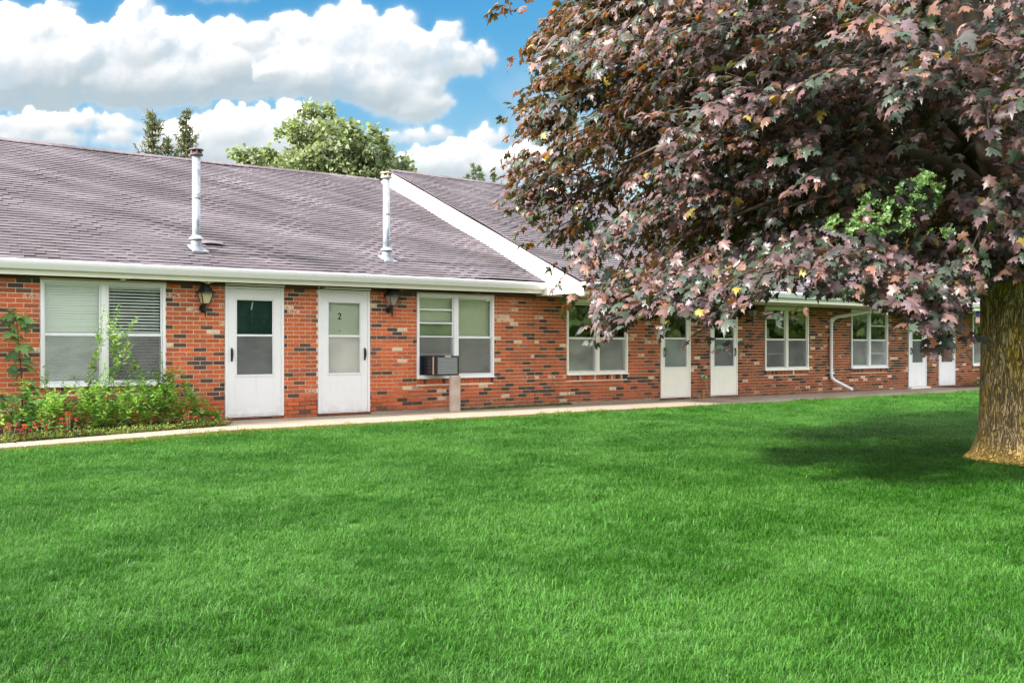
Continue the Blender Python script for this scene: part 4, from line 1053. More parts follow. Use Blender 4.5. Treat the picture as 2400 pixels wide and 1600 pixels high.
def scatter_mesh(name, tmpl, pos_, mats3, size, col, material, which=None):
    """many copies of the templates in one mesh"""
    Vs, Fs, Cs = [], [], []; off = 0
    which = np.zeros(len(pos_), int) if which is None else which
    for k, (V, F) in enumerate(tmpl):
        idx = np.where(which == k)[0]
        if len(idx) == 0: continue
        pts = np.einsum('nij,vj->nvi', mats3[idx], V)*size[idx][:,None,None]+pos_[idx][:,None,:]
        nv = len(V); Vs.append(pts.reshape(-1, 3))
        f = F[None,:,:]+(np.arange(len(idx))*nv)[:,None,None]+off; off += nv*len(idx)
        Fs.append(f.reshape(-1)); Cs.append(np.repeat(col[idx], len(F), axis=0))
    return quick_mesh(name, np.concatenate(Vs), np.concatenate(Fs), 3, [material], np.concatenate(Cs))
MAPLE_T = [fix_up(*maple_template(*q)) for q in ((0.40, 0.45, 0.15), (0.65, 0.20, -0.25), (0.25, 0.75, 0.25), (0.85, 0.55, 0.1), (0.15, 0.25, -0.35))]

# ------------------------------------------------------------------ the maple
TR = np.array([10.27, -9.83, 0.0])
maple = empty('maple_tree', tuple(TR)); tag(maple, 'large crimson maple with dark purple leaves standing on the lawn at the right', 'tree')
r2 = np.random.default_rng(5)
m = MB(); rings, seg = 46, 44; V = []
for i in range(rings):
    z = -0.06+3.0*i/(rings-1); fl = 0.115*math.exp(-max(z, 0)/0.10)+0.055*math.exp(-max(z, 0)/0.55)
    rad = 0.345-0.012*z+fl+(0.07*(max(0, z-1.9)) if z > 1.9 else 0)
    for k in range(seg):
        a_ = 2*math.pi*k/seg
        rr = rad*(1+0.035*math.sin(3*a_+0.5)+0.03*math.sin(5*a_+z*0.6)+0.012*math.sin(13*a_+2*z)+(0.20*math.exp(-max(z,0)/0.15))*0.30*math.sin(6*a_+1))+r2.normal(0, 0.004)
        V.append((rr*math.cos(a_)+0.02*z, rr*math.sin(a_)+0.03*z, z))
m.add(V, [(i*seg+k, i*seg+(k+1) % seg, (i+1)*seg+(k+1) % seg, (i+1)*seg+k) for i in range(rings-1) for k in range(seg)])
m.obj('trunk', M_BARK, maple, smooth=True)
# limbs, in coordinates local to the trunk base
CC = np.array([0.1, 0.0, 4.6]); RAD = np.array([5.3, 5.3, 3.7])
def cam_dir(px, depth, pz):
    """local point from picture x, depth and height"""
    l = (px-1200)/FPX*depth
    return np.array([FWD.x*depth+RGT.x*l-TR[0], FWD.y*depth+RGT.y*l-14.71-TR[1], pz])
LIMBS = []
def limb(pts, r0, r1):
    pts = [Vector(p) for p in catmull(pts, 6)]
    n = len(pts); rad = [max(0.006, r0*(1-i/(n-1))**0.85) for i in range(n)]
    mm = MB(); mm.tube(pts, rad, 10); mm.obj('limb', M_LIMB, maple, smooth=True); LIMBS.append([np.array(p) for p in pts])
limb([(0.0, 0.05, 1.8), cam_dir(2290, 9.9, 2.7), cam_dir(2200, 9.6, 2.95), cam_dir(2080, 9.2, 2.95), cam_dir(1900, 8.8, 2.6), cam_dir(1700, 8.4, 2.25)], 0.15, 0.03)
limb([(0.02, 0.05, 2.3), cam_dir(2280, 10.0, 3.3), cam_dir(2150, 9.6, 3.55), cam_dir(1950, 9.3, 3.5), cam_dir(1700, 9.2, 3.3), cam_dir(1450, 9.4, 2.9)], 0.14, 0.03)
limb([(0.05, 0.08, 2.6), cam_dir(2300, 10.2, 4.0), cam_dir(2180, 10.0, 4.75), cam_dir(1950, 9.8, 5.0), cam_dir(1600, 9.9, 5.2), cam_dir(1400, 10.2, 5.0)], 0.16, 0.035)
limb([(0.06, 0.08, 2.7), (0.2, 0.1, 3.6), (0.25, 0.2, 5.0), (0.1, 0.3, 6.6), (0.0, 0.2, 7.8)], 0.26, 0.05)
limb([(0.03, 0.08, 2.5), cam_dir(2310, 10.0, 3.8), cam_dir(2265, 9.6, 4.8), cam_dir(2230, 9.2, 6.0)], 0.17, 0.05)
limb([(0.08, 0.05, 2.4), (0.9, -0.3, 3.5), (2.2, -0.8, 4.3), (3.8, -1.4, 4.2)], 0.15, 0.03)
limb([(0.06, 0.1, 2.5), (0.6, 1.0, 3.8), (1.2, 2.3, 4.8), (1.6, 3.8, 4.8)], 0.15, 0.03)
limb([(0.05, 0.0, 2.3), (-0.1, -0.9, 3.3), (-0.4, -2.2, 3.7), (-0.8, -3.3, 3.3)], 0.14, 0.03)
limb([(0.05, 0.1, 2.6), (-0.8, 0.9, 3.9), (-2.0, 2.0, 4.6), (-3.3, 2.8, 4.4)], 0.14, 0.03)
# outline of the crown as the photo shows it: for each height the left edge, for each x the bottom edge
LE_Y = np.array([-400, -200, 0, 60, 110, 190, 250, 300, 370, 410, 460, 520, 560, 600, 650, 700, 760, 800])
LE_X = np.array([1500, 1380, 1300, 1250, 1230, 1240, 1205, 1210, 1180, 1190, 1180, 1235, 1260, 1325, 1365, 1375, 1395, 1410])
BE_X = np.array([1150, 1250, 1330, 1380, 1440, 1500, 1560, 1620, 1700, 1760, 1850, 1930, 2000, 2060, 2120, 2180, 2230, 2280, 2330, 2450, 2700])
BE_Y = np.array([480, 560, 720, 775, 775, 745, 728, 742, 770, 700, 690, 690, 700, 720, 745, 770, 775, 700, 660, 650, 640])
def allowed(p):
    """p world (n,3): inside the crown's outline, outside its gaps"""
    a = p[:,0]-CAM[0]; b = p[:,1]-CAM[1]
    d = FWD.x*a+FWD.y*b; l = RGT.x*a+RGT.y*b
    u = 1200+FPX*l/d; v = 812-FPX*(p[:,2]-CAM[2])/d
    ok = (u > np.interp(v, LE_Y, LE_X)) & (v < np.interp(u, BE_X, BE_Y))
    gap = (((u-1985)/78)**2+((v-528)/34)**2 < 1) | (((u-2075)/85)**2+((v-505)/48)**2 < 1) | (((u-2150)/62)**2+((v-455)/52)**2 < 1) | (((u-2030)/40)**2+((v-455)/20)**2 < 1) | (((u-2205)/40)**2+((v-545)/22)**2 < 1) | (((u-2165)/55)**2+((v-430)/40)**2 < 1) | (((u-2222)/34)**2+((v-300)/28)**2 < 1) | (((u-1850)/75)**2+((v-672)/22)**2 < 1) | (((u-2010)/60)**2+((v-655)/14)**2 < 1)
    gap &= (np.sin(u*0.11+v*0.05)+np.sin(v*0.19-u*0.043)+0.6*np.sin(u*0.023+v*0.31) > -0.95)
    gap |= (((u-1300)/36)**2+((v-260)/10)**2 < 1) | (((u-1240)/50)**2+((v-345)/10)**2 < 1) | (((u-1260)/60)**2+((v-220)/9)**2 < 1)
    front = ((((u-2235)/95)**2+((v-360)/75)**2 < 1) | (((u-2230)/110)**2+((v-18)/42)**2 < 1)) & (d < 9.7)
    gap |= front & (np.sin(u*0.09+v*0.13)+np.sin(u*0.05-v*0.17) > -0.9)
    gap |= (d < 3.6)
    return ok & ~gap, u, v, d
# sprays: short drooping branchlets that carry pairs of leaves
spr = []
def try_spray(c, q, skip):
    if c[2] < 1.2: return
    ok, u, v, d = allowed((c+TR)[None])
    if not ok[0]: return
    if not (-120 < v[0] and u[0] < 2520) and r2.random() < skip: return
    spr.append((c, q))
for _ in range(420):          # boughs: flat drooping fans of sprays with dark gaps between them
    q = r2.normal(size=3); q /= np.linalg.norm(q)
    bc = CC+q*RAD*(0.52+0.46*r2.random()**0.7)
    out = np.array([q[0], q[1], 0.0]); out /= np.linalg.norm(out)+1e-9; side = np.array([-out[1], out[0], 0.0])
    bl_, bw = r2.uniform(0.7, 1.25), r2.uniform(0.45, 0.85); drp = r2.uniform(0.10, 0.38); tilt = r2.normal(0, 0.16)
    for _ in range(int(15*bl_*bw)+5):
        a_ = r2.uniform(-1, 0.8); b_ = r2.uniform(-1, 1)*(1-0.45*max(a_, 0))
        try_spray(bc+out*a_*bl_+side*b_*bw+np.array([0, 0, -drp*(a_+1)**2*0.5-0.16*b_*b_+tilt*b_+r2.normal(0, 0.05)]), q, 0.84)
for _ in range(14000):        # thinner fill inside
    if len(spr) > 4150: break
    q = r2.normal(size=3); q /= np.linalg.norm(q)
    try_spray(CC+q*RAD*(0.35+0.55*r2.random()**0.7), q, 0.84)
for _ in range(300):          # hanging lower fringe
    u_ = r2.uniform(1335, 2290); v_ = np.interp(u_, BE_X, BE_Y)-r2.uniform(10, 130); d_ = r2.uniform(8.2, 9.6) if u_ < 1520 else r2.uniform(7.0, 9.4)
    c = cam_dir(u_, d_, CAM[2]+(812-v_)/FPX*d_)
    if allowed((c+TR)[None])[0][0]: q = (c-CC)/RAD; spr.append((c, q/np.linalg.norm(q)))
for _ in range(150):          # feathery left edge
    v_ = r2.uniform(-20, 720); u_ = np.interp(v_, LE_Y, LE_X)+r2.uniform(25, 130); d_ = r2.uniform(9.6, 11.2) if v_ < 560 else r2.uniform(8.4, 9.8)
    c = cam_dir(u_, d_, CAM[2]+(812-v_)/FPX*d_)
    if allowed((c+TR)[None])[0][0]: q = (c-CC)/RAD; spr.append((c, q/np.linalg.norm(q)))
tips = [(1215,118,10.4),(1240,95,10.4),(1225,200,10.6),(1215,235,10.6),(1190,260,10.6),(1200,300,10.7),(1170,372,10.6),(1190,390,10.6),(1215,400,10.6),(1175,450,10.5),(1195,470,10.5),(1220,520,10.4),(1240,555,10.4),(1300,600,10.0),(1310,640,9.9),(1330,690,9.6),(1400,770,8.6),(1430,760,8.6),(1385,740,8.8),(1700,785,7.6),(1640,760,7.8),(1560,745,8.2),(1820,715,7.0),(2130,735,7.0),(2160,720,7.2),(2220,775,7.8),(2190,790,7.6),(2250,760,8.0),(1300,10,10.5),(1285,50,10.5),(1165,-6,8.0),(1190,-4,8.0)]
for (px, py, d) in tips:
    z = CAM[2]+(812-py)/FPX*d; c = cam_dir(px, d, z); q = (c-CC)/RAD; q /= np.linalg.norm(q); spr.append((c, q))
LP, LD, LU, LS = [], [], [], []
twigs = MB()
for si, (c, q) in enumerate(spr):
    istip = si >= len(spr)-len(tips)
    out = np.array([q[0], q[1], 0.25*q[2]]); out /= np.linalg.norm(out)+1e-9
    out += r2.normal(0, 0.35, 3); out[2] -= 0.12; out /= np.linalg.norm(out)
    n = 4 if istip else r2.integers(7, 12); L = 0.30 if istip else r2.uniform(0.45, 0.85)
    side = np.cross(out, [0, 0, 1.0]); side /= np.linalg.norm(side)+1e-9
    start = c-out*L*(0.9 if istip else 0.6)
    prev = start.copy(); pts = [start]
    for k in range(n):
        t = (k+0.7)/n
        p_ = start+out*L*t+np.array([0, 0, -0.28*L*t*t])
        pts.append(p_)
        for sgn in (-1, 1):
            dr = out*(0.35+0.5*t)+side*sgn*r2.uniform(0.5, 1.1)+np.array([0, 0, -r2.uniform(0.15, 0.75)])+r2.normal(0, 0.22, 3)
            dr /= np.linalg.norm(dr)
            up = np.array([0, 0, 0.9])+0.65*out+r2.normal(0, 0.42, 3)
            pet = r2.uniform(0.05, 0.11)
            LP.append(p_+dr*pet); LD.append(dr); LU.append(up); LS.append(r2.uniform(0.056, 0.114))
    dr = out+np.array([0, 0, -0.4]); LP.append(pts[-1]+out*0.04); LD.append(dr/np.linalg.norm(dr)); LU.append(np.array([0, 0, 1.0])+0.4*out); LS.append(r2.uniform(0.08, 0.125))
    if (r2.random() < 0.6 or istip) and allowed(np.array(pts)+np.array(out)*0.12+TR)[0].all(): twigs.tube([tuple(x_) for x_ in pts[::2]+[pts[-1]]], [0.006]*(len(pts[::2]))+[0.0025], 4, cap=False)
LP, LD, LU, LS = map(np.array, (LP, LD, LU, LS))
mid = LP+LD*(LS*0.5)[:,None]+TR
okm, lu, lv, ld = allowed(mid)
tipmask = np.zeros(len(LP), bool); tipmask[-len(tips)*9:] = True
LEV = np.where((lv < -60) | (lu > 2450), True, okm | tipmask)
LP, LD, LU, LS, lu, lv, ld = (x_[LEV] for x_ in (LP, LD, LU, LS, lu, lv, ld))
LS[(lv < -60) | (lu > 2450)] *= 1.25
nL = len(LP)
MF = frames(LD, LU)
base = np.array([[0.088,0.052,0.060],[0.125,0.074,0.072],[0.042,0.043,0.042],[0.135,0.070,0.050],[0.032,0.050,0.036],[0.092,0.064,0.080]])
ci = r2.choice(6, nL, p=[0.20,0.17,0.17,0.09,0.27,0.10]); LC = base[ci]*r2.uniform(0.8, 1.55, (nL, 1))
yl = r2.random(nL) < 0.015; LC[yl] = np.array([0.26, 0.20, 0.04])*r2.uniform(0.7, 1.2, (yl.sum(), 1))
LC = np.concatenate([LC, np.ones((nL, 1))], 1)
which = r2.integers(0, len(MAPLE_T), nL)
inv = (lu > 1150) & (lu < 2395) & (lv > 5) & (lv < 800)
vis = np.einsum('ij,ij->i', MF[:,:,2], np.tile([-FWD.x, -FWD.y, 0.35], (nL, 1)))
score = np.where(inv, (LS/ld)*np.clip(0.45+vis, 0.2, 1.2)*np.where(ld < 8.3, 1.3, 1.0), 0)
order = np.argsort(-score); big = order[:298]; rest = order[298:]
protos = {}
for i in big:
    key = (which[i], ci[i])
    if key not in protos:
        V, F = MAPLE_T[which[i]]
        protos[key] = quick_mesh('leaf', V, F.reshape(-1), 3, [M_MAPLE], np.repeat(np.append(base[ci[i]]*1.18, 1.0)[None], len(F), axis=0))
    o = link('leaf', protos[key], maple)
    Mx = Matrix(MF[i].tolist()).to_4x4(); Mx = Matrix.Translation(LP[i]) @ Mx @ Matrix.Scale(float(LS[i]), 4); o.matrix_local = Mx
fm = scatter_mesh('foliage', MAPLE_T, LP[rest], MF[rest], LS[rest], LC[rest], M_MAPLE, which[rest])
tag(link('foliage', fm, maple), kind='stuff')
tag(twigs.obj('twigs', M_TWIG, maple), kind='stuff')

# ------------------------------------------------------------------ other trees
def oval(n=6, w=0.5, fold=0.2):
    V = [(0, 0.02, 0)]; L = [(0,0),(0.55*w,0.25),(w*0.9,0.5),(0.5*w,0.78),(0,1.0),(-0.5*w,0.78),(-w*0.9,0.5),(-0.55*w,0.25)]
    V = [(0, 0.45, 0.0)]+[(x*0.5*2*0.5, y, -fold*abs(x)-0.15*(y-0.3)**2) for x, y in L]
    k = len(L); return fix_up(np.array(V, float), np.array([(0, 1+i, 1+(i+1) % k) for i in range(k)]))
CLUMP = [fix_up(np.array([(0,0,0),(0.5,0.2,0.1),(0.3,0.8,-0.1),(-0.35,0.75,0.12),(-0.5,0.25,-0.05),(0,1.05,0.0)], float), np.array([(0,1,2),(0,2,5),(0,5,3),(0,3,4)]))]
def tree_crown(name_root, lab, base_pt, blobs, nleaf, size, cols, trunk_r, label_group=None, seed=1, limbs=True, gaps=0.0):
    rg = np.random.default_rng(seed); base_pt = np.array(base_pt, float)
    t = empty(name_root, tuple(base_pt)); tag(t, lab, 'tree', label_group)
    tops = []
    wts = np.array([b_[3]*b_[4] for b_ in blobs]); wts = wts/wts.sum()
    Ps, Ds, Us = [], [], []
    for (x, y, z, rx, rz_), w in zip(blobs, wts):
        n = int(nleaf*w); nc = max(4, int(n/60))
        # leaves gather in small clusters through the blob's outer part
        q = rg.normal(size=(nc, 3)); q /= np.linalg.norm(q, axis=1, keepdims=True)
        rad = 0.45+0.6*rg.random((nc, 1))**0.7
        cen = np.array([x, y, z])+q*rad*np.array([rx, rx, rz_])
        idx = rg.integers(0, nc, n)
        Ps.append(cen[idx]+rg.normal(0, 0.13*min(rx, rz_)+0.06, (n, 3))); Ds.append(q[idx]+rg.normal(0, 0.6, (n, 3))+np.array([0, 0, -0.2])); Us.append(np.tile([0, 0, 1.0], (n, 1))+rg.normal(0, 0.5, (n, 3))); tops.append((x, y, z))
    Ps, Ds, Us = map(np.concatenate, (Ps, Ds, Us)); n = len(Ps)
    c = np.array(cols)[rg.integers(0, len(cols), n)]*rg.uniform(0.7, 1.3, (n, 1)); c = np.concatenate([c, np.ones((n, 1))], 1)
    me = scatter_mesh('crown', CLUMP, Ps, frames(Ds, Us), rg.uniform(0.6, 1.4, n)*size, c, M_TREE)
    tag(link('crown', me, t), kind='stuff')
    zt = max(b_[2] for b_ in blobs); m = MB()
    m.tube([(0, 0, -0.05), (0.05, 0, zt*0.25), (0.0, 0.1, zt*0.5), (0.1, 0.0, zt*0.85)], [trunk_r*1.2, trunk_r, trunk_r*0.8, trunk_r*0.25], 10); m.obj('trunk', M_TWIG, t, smooth=True)
    if limbs:
        for (x, y, z) in tops:
            h = max(0.8, z*0.45); m = MB(); m.tube(catmull([(0, 0, h), (x*0.35, y*0.35, h+(z-h)*0.5), (x, y, z)], 5), [trunk_r*0.4-(trunk_r*0.36)*i/10 for i in range(11)], 7); m.obj('limb', M_TWIG, t, smooth=True)
    return t
def loc_px(px, depth):
    l = (px-1200)/FPX*depth; return (FWD.x*depth+RGT.x*l, FWD.y*depth+RGT.y*l-14.71)
def z_px(py, depth): return CAM[2]+(812-py)/FPX*depth
def blobs_px(base_px, depth, lst):
    bx, by = loc_px(base_px, depth); out = []
    for (px, py, r_px, dd) in lst:
        x, y = loc_px(px, depth+dd); r_ = r_px/FPX*depth; out.append((x-bx, y-by, z_px(py, depth+dd), r_, r_*0.85))
    return (bx, by, 0.0), out
GREENS = [(0.085,0.14,0.045),(0.11,0.165,0.055),(0.065,0.12,0.04),(0.13,0.18,0.065)]
bp, bl = blobs_px(760, 38, [(735,295,48,0),(700,330,45,1),(770,330,55,-1),(730,380,70,0),(680,385,45,1),(820,310,34,0),(800,390,60,0),(860,330,38,-1),(885,365,38,0),(900,405,55,0),(930,385,30,1),(590,365,38,0),(570,385,28,0),(620,392,40,1),(760,270,22,0),(750,440,110,0),(860,440,80,0)])
tree_crown('broadleaf_tree', 'round leafy green tree rising behind the ridge of the lower roof', bp, bl, 17000, 0.15, [(0.19,0.235,0.145),(0.22,0.265,0.165),(0.155,0.20,0.125),(0.24,0.275,0.175)], 0.22, seed=3)  # pale greens: distance haze put into the leaf colour
bp, bl = blobs_px(2070, 33, [(2040,520,90,0),(2120,440,70,0),(2190,330,50,0),(2000,480,60,1),(2180,500,80,1),(1960,560,70,0),(2230,420,70,0),(2100,580,110,0),(2230,280,60,1),(2300,350,80,1),(1900,500,60,1)])
tree_crown('broadleaf_tree', 'bright sunlit green tree behind the higher roof, seen through gaps in the maple', bp, bl, 26000, 0.13, [(0.15,0.25,0.11),(0.19,0.29,0.13),(0.11,0.19,0.085)], 0.22, seed=4)

def spruce(lab, spires, depth, hz, seed, cols, base_px, grp=None, nm='spruce_tree', dense=1.0, wide=1.0):
    rg = np.random.default_rng(seed); bx, by = loc_px(base_px, depth); t = empty(nm, (bx, by, 0)); tag(t, lab, 'tree', grp)
    Ps, Ds, Us, Ss = [], [], [], []; br = MB(); tr_ = MB()
    for (px, py, reach) in spires:
        x, y = loc_px(px, depth); x -= bx; y -= by; zt = z_px(py, depth)
        tr_.tube([(x*0.3, y*0.3, 0), (x, y, zt*0.5), (x, y, zt)], [0.16, 0.11, 0.012], 7)
        z = zt-0.12
        while z > hz:
            f = (zt-z); ln = reach*(0.09+f*0.36)*rg.uniform(0.65, 1.25)*wide; nb = 6
            for k in range(nb):
                a_ = rg.uniform(0, 2*math.pi); L = ln*rg.uniform(0.5, 1.15)
                d0 = np.array([math.cos(a_), math.sin(a_), 0])
                n = max(4, int(L*34*dense)); pts = []
                for j in range(n):
                    s = (j+0.5)/n
                    p_ = np.array([x, y, z])+d0*L*s+np.array([0, 0, 0.25*s*L-0.22*L*math.sin(s*2.6)+1.1*L*max(0, s-0.66)])
                    pts.append(p_)
                    for _ in range(3):
                        dr = d0*0.6+rg.normal(0, 0.5, 3)+np.array([0, 0, -0.45 if s < 0.8 else 0.4]); Ps.append(p_+rg.normal(0, 0.02, 3)); Ds.append(dr); Us.append(rg.normal(0, 1, 3)+np.array([0, 0, 0.8])); Ss.append(rg.uniform(0.05, 0.115)*(1.0 if s < 0.8 else 0.7))
                if len(pts) > 2: br.tube([(x, y, z)]+[tuple(q) for q in pts[::2]]+[tuple(pts[-1])], 0.008, 4, cap=False)
            z -= rg.uniform(0.11, 0.2)
    Ps, Ds, Us, Ss = map(np.array, (Ps, Ds, Us, Ss)); n = len(Ps)
    c = np.array(cols)[rg.integers(0, len(cols), n)]*rg.uniform(0.7, 1.3, (n, 1)); c = np.concatenate([c, np.ones((n, 1))], 1)
    T_ = [fix_up(np.array([(0,0,0),(0.16,0.35,0.02),(0,1,0),(-0.16,0.35,-0.02)], float), np.array([(0,1,2),(0,2,3)]))]
    tag(link('crown', scatter_mesh('crown', T_, Ps, frames(Ds, Us), Ss*1.3, c, M_TREE), t), kind='stuff')
    tr_.obj('trunk', M_TWIG, t, smooth=True); tag(br.obj('branches', M_TWIG, t), kind='stuff')
SPC = [(0.11,0.125,0.05),(0.085,0.10,0.045),(0.14,0.145,0.055),(0.07,0.085,0.05)]
spruce('dark spruce with two thin leaders poking above the roof left of the first flue pipe', [(357, 256, 1.0), (437, 252, 0.85), (395, 318, 0.9)], 28, z_px(380, 28), 9, SPC, 397, wide=0.95, dense=1.5)
spruce('small pale pine top peeking over the higher roof left of the maple', [(1110, 380, 0.8), (1125, 384, 0.8), (1095, 404, 0.8)], 40, z_px(432, 40), 10, [(0.10,0.14,0.06),(0.08,0.12,0.05)], 1110, nm='pine_tree')
spruce('thin conifer tip rising behind the higher roof beside the maple leaves', [(1158, 404, 0.6)], 40, z_px(440, 40), 12, [(0.10,0.14,0.06),(0.08,0.12,0.05)], 1158, nm='pine_tree', dense=0.8)
# woods across the lawn behind the viewer (what the window glass mirrors)
rg = np.random.default_rng(21); n = 36000
cx_ = rg.uniform(-50, 175, 240); cz_ = rg.uniform(0.5, 4.5, 240); ix = rg.integers(0, 240, n)
q = rg.normal(size=(n, 3)); q /= np.linalg.norm(q, axis=1, keepdims=True)
Ps = np.stack([cx_[ix], -52+rg.normal(0, 2, n), cz_[ix]], 1)+q*np.array([3.6, 3.0, 2.4])*rg.random((n, 1))**0.4
Ps[:,2] = np.maximum(Ps[:,2], 0.2)
c = np.array(GREENS)[rg.integers(0, 4, n)]*rg.uniform(0.7, 1.3, (n, 1)); c = np.concatenate([c, np.ones((n, 1))], 1)
tag(link('woods', scatter_mesh('woods', CLUMP, Ps, frames(q+rg.normal(0, 0.5, (n, 3)), rg.normal(0, 0.5, (n, 3))+np.array([0, 0, 1.0])), rg.uniform(0.7, 1.3, n), c, M_TREE)), 'green edge of woods across the lawn', kind='stuff')

# ------------------------------------------------------------------ weeds and flowers in the bed
OV = oval(); OVN = oval(w=0.32, fold=0.1)
WG = [(0.15,0.30,0.045),(0.19,0.36,0.06),(0.24,0.40,0.08),(0.10,0.22,0.035),(0.30,0.40,0.11)]
def weed(x, y, h, lab, lean=0.0, branches=5, ls=0.05, seed=0, cols=WG, grp='tall weeds in the flower bed', nm='weed_plant', spread=0.5, dens=1.0, tm=None, cat='weed', base_bare=0.15):
    rg = np.random.default_rng(seed+100); t = empty(nm, (x, y, 0.02)); tag(t, lab, cat, grp)
    stem = MB(); Ps, Ds, Us, Ss = [], [], [], []
    def shoot(p0, d, L, r0, lsz):
        n = max(4, int(L/0.032*dens)); pts = [np.array(p0)]; d = np.array(d, float)
        for k in range(n):
            d = d+rg.normal(0, 0.03, 3)+np.array([0, 0, 0.02]); d /= np.linalg.norm(d); p = pts[-1]+d*L/n; pts.append(p); s = (k+1)/n
            if s < base_bare: continue
            for _ in range(2):
                a_ = rg.uniform(0, 2*math.pi); o_ = np.array([math.cos(a_), math.sin(a_), rg.uniform(-0.45, 0.5)])
                Ps.append(p); Ds.append(o_+d*0.4); Us.append(np.array([0, 0, 1.0])+rg.normal(0, 0.35, 3)); Ss.append(lsz*rg.uniform(0.7, 1.3)*(1.0-0.45*s**2))
        stem.tube([tuple(q) for q in pts[::2]+[pts[-1]]], [r0*(1-0.75*i/(len(pts[::2]))) for i in range(len(pts[::2])+1)], 5, cap=False)
        return pts
    main = shoot((0, 0, 0), (lean, -0.03, 1), h, 0.006, ls)
    for b_ in range(branches):
        k = rg.integers(1, max(2, int(len(main)*0.75))); a_ = rg.uniform(0, 2*math.pi)
        shoot(main[k], (math.cos(a_)*0.8, math.sin(a_)*0.8-0.1, 0.8), h*spread*rg.uniform(0.3, 0.75), 0.003, ls*0.9)
    Ps, Ds, Us, Ss = map(np.array, (Ps, Ds, Us, Ss)); n = len(Ps)
    c = np.array(cols)[rg.integers(0, len(cols), n)]*rg.uniform(0.75, 1.25, (n, 1)); c = np.concatenate([c, np.ones((n, 1))], 1)
    tag(link('foliage', scatter_mesh('foliage', [tm or OV], Ps, frames(Ds, Us), Ss, c, M_WEED), t), kind='stuff')
    stem.obj('stem', M_STEM, t)
    return t
def bed_pt(px, y):
    """x on the bed at that picture column and distance from the wall"""
    p_ = (px-1200)/FPX; rx = FWD.x+RGT.x*p_; ry = FWD.y+RGT.y*p_; return rx*(y+14.71)/ry
TALL = [(192, -0.45, 1.74, 'tallest thin weed with a bare stem before the left half of the first window', 4, 0.30),
        (262, -0.45, 1.72, 'tall leafy weed before the mullion of the first window', 9, 0.45),
        (340, -0.42, 1.36, 'tall thin weed before the right half of the first window', 4, 0.35),
        (112, -0.55, 0.86, 'short pale weed below the left edge of the first window', 4, 0.35),
        (385, -0.35, 1.05, 'weed at the right edge of the first window', 6, 0.4),
        (438, -0.25, 0.78, 'broad-leaved weed against the bricks between window and lantern', 5, 0.5),
        (300, -0.5, 0.85, 'bushy weed between two tall thin weeds under the first window', 8, 0.5),
        (225, -0.6, 0.8, 'bushy weed in front of the tallest thin weed', 8, 0.5)]
for i, (px, y, h, lab, nb, sp_) in enumerate(TALL): weed(bed_pt(px, y), y, h, lab, random.uniform(-0.05, 0.05), nb+2, 0.085, i, spread=sp_, dens=1.15, base_bare=0.1)
LOW = [(30,-1.0,0.5,'at the far left, just behind the first dark-leaved begonia'), (75,-0.8,0.55,'under the young lobed-leaf seedling'), (110,-1.1,0.42,'at the front edge among the narrow-leaved begonias'),
       (150,-0.9,0.5,'right behind the tallest red begonia'), (185,-0.8,0.52,'behind the single red flower at the yellow groundcover'), (215,-0.95,0.5,'in front of the bushy weed under the left pane'),
       (250,-0.8,0.58,'at the foot of the tall leafy mullion weed'), (285,-0.95,0.52,'at the front edge below the window mullion'), (320,-0.7,0.6,'below the middle of the right window pane'), (350,-0.8,0.5,'at the foot of the thin weed before the right pane'),
       (385,-0.7,0.48,'before the weed at the right window edge'), (420,-0.6,0.5,'behind the small dark red begonia'), (455,-0.6,0.42,'behind the bright begonia near the door 1 corner'), (480,-0.6,0.32,'small, behind the orange red begonia'),
       (160,-0.5,0.6,'close to the wall under the left window pane'), (235,-0.45,0.65,'close to the wall left of the mullion weed'), (370,-0.4,0.62,'close to the wall under the right window edge'),
       (410,-0.35,0.55,'close to the bricks right of the window'), (60,-0.4,0.6,'close to the wall left of the window'), (505,-0.5,0.22,'smallest, at the very end beside door 1')]
for i, (px, y, h, where) in enumerate(LOW):
    weed(bed_pt(px, y), y, h*1.18, 'low bushy weed '+where, random.uniform(-0.2, 0.2), 13, 0.088, 40+i, grp='low weeds filling the flower bed', nm='bushy_weed', spread=0.8, base_bare=0.05, cols=WG[:4])
# vine-like seedling with large lobed leaves at the far left
rg = np.random.default_rng(77); xv = bed_pt(48, -0.30); t = empty('seedling_tree', (xv, -0.30, 0.02)); tag(t, 'young seedling with large lobed green leaves on a thin stem at the far left', 'seedling')
pts = [(0,0,0),(0.02,-0.02,0.5),(-0.02,-0.02,1.1),(-0.05,0,1.52),(-0.06,0,1.65)]; m = MB(); cp = catmull(pts, 6); m.tube(cp, [0.011-0.0075*i/(len(cp)-1) for i in range(len(cp))], 6); m.obj('stem', M_TWIG, t)
cv = [(0.10,0.20,0.06),(0.14,0.26,0.08),(0.06,0.13,0.04),(0.20,0.22,0.05),(0.33,0.16,0.05)]
pm = [quick_mesh('leaf', V, F.reshape(-1), 3, [M_WEED], np.repeat(np.append(np.array(cc), 1.0)[None], len(F), axis=0)) for (V, F), cc in zip(MAPLE_T, cv)]
for k in range(40):
    s = (k+1.5)/41; p_ = cp[min(len(cp)-1, int(s*(len(cp)-1)))]; a_ = rg.uniform(0, 2*math.pi); dr = np.array([math.cos(a_), math.sin(a_)*0.7-0.2, rg.uniform(-0.5, 0.2)])
    Fm = frames(dr[None], np.array([[0.1, -0.5, 1.0]])+rg.normal(0, 0.3, (1, 3)))[0]
    o = link('leaf', pm[k % 3 if s < 0.85 else 3+k % 2], t); o.matrix_local = Matrix.Translation(Vector(p_)+Vector(dr.tolist())*0.06) @ Matrix(Fm.tolist()).to_4x4() @ Matrix.Scale(rg.uniform(0.15, 0.22)*(1 if s < 0.85 else 0.55), 4)
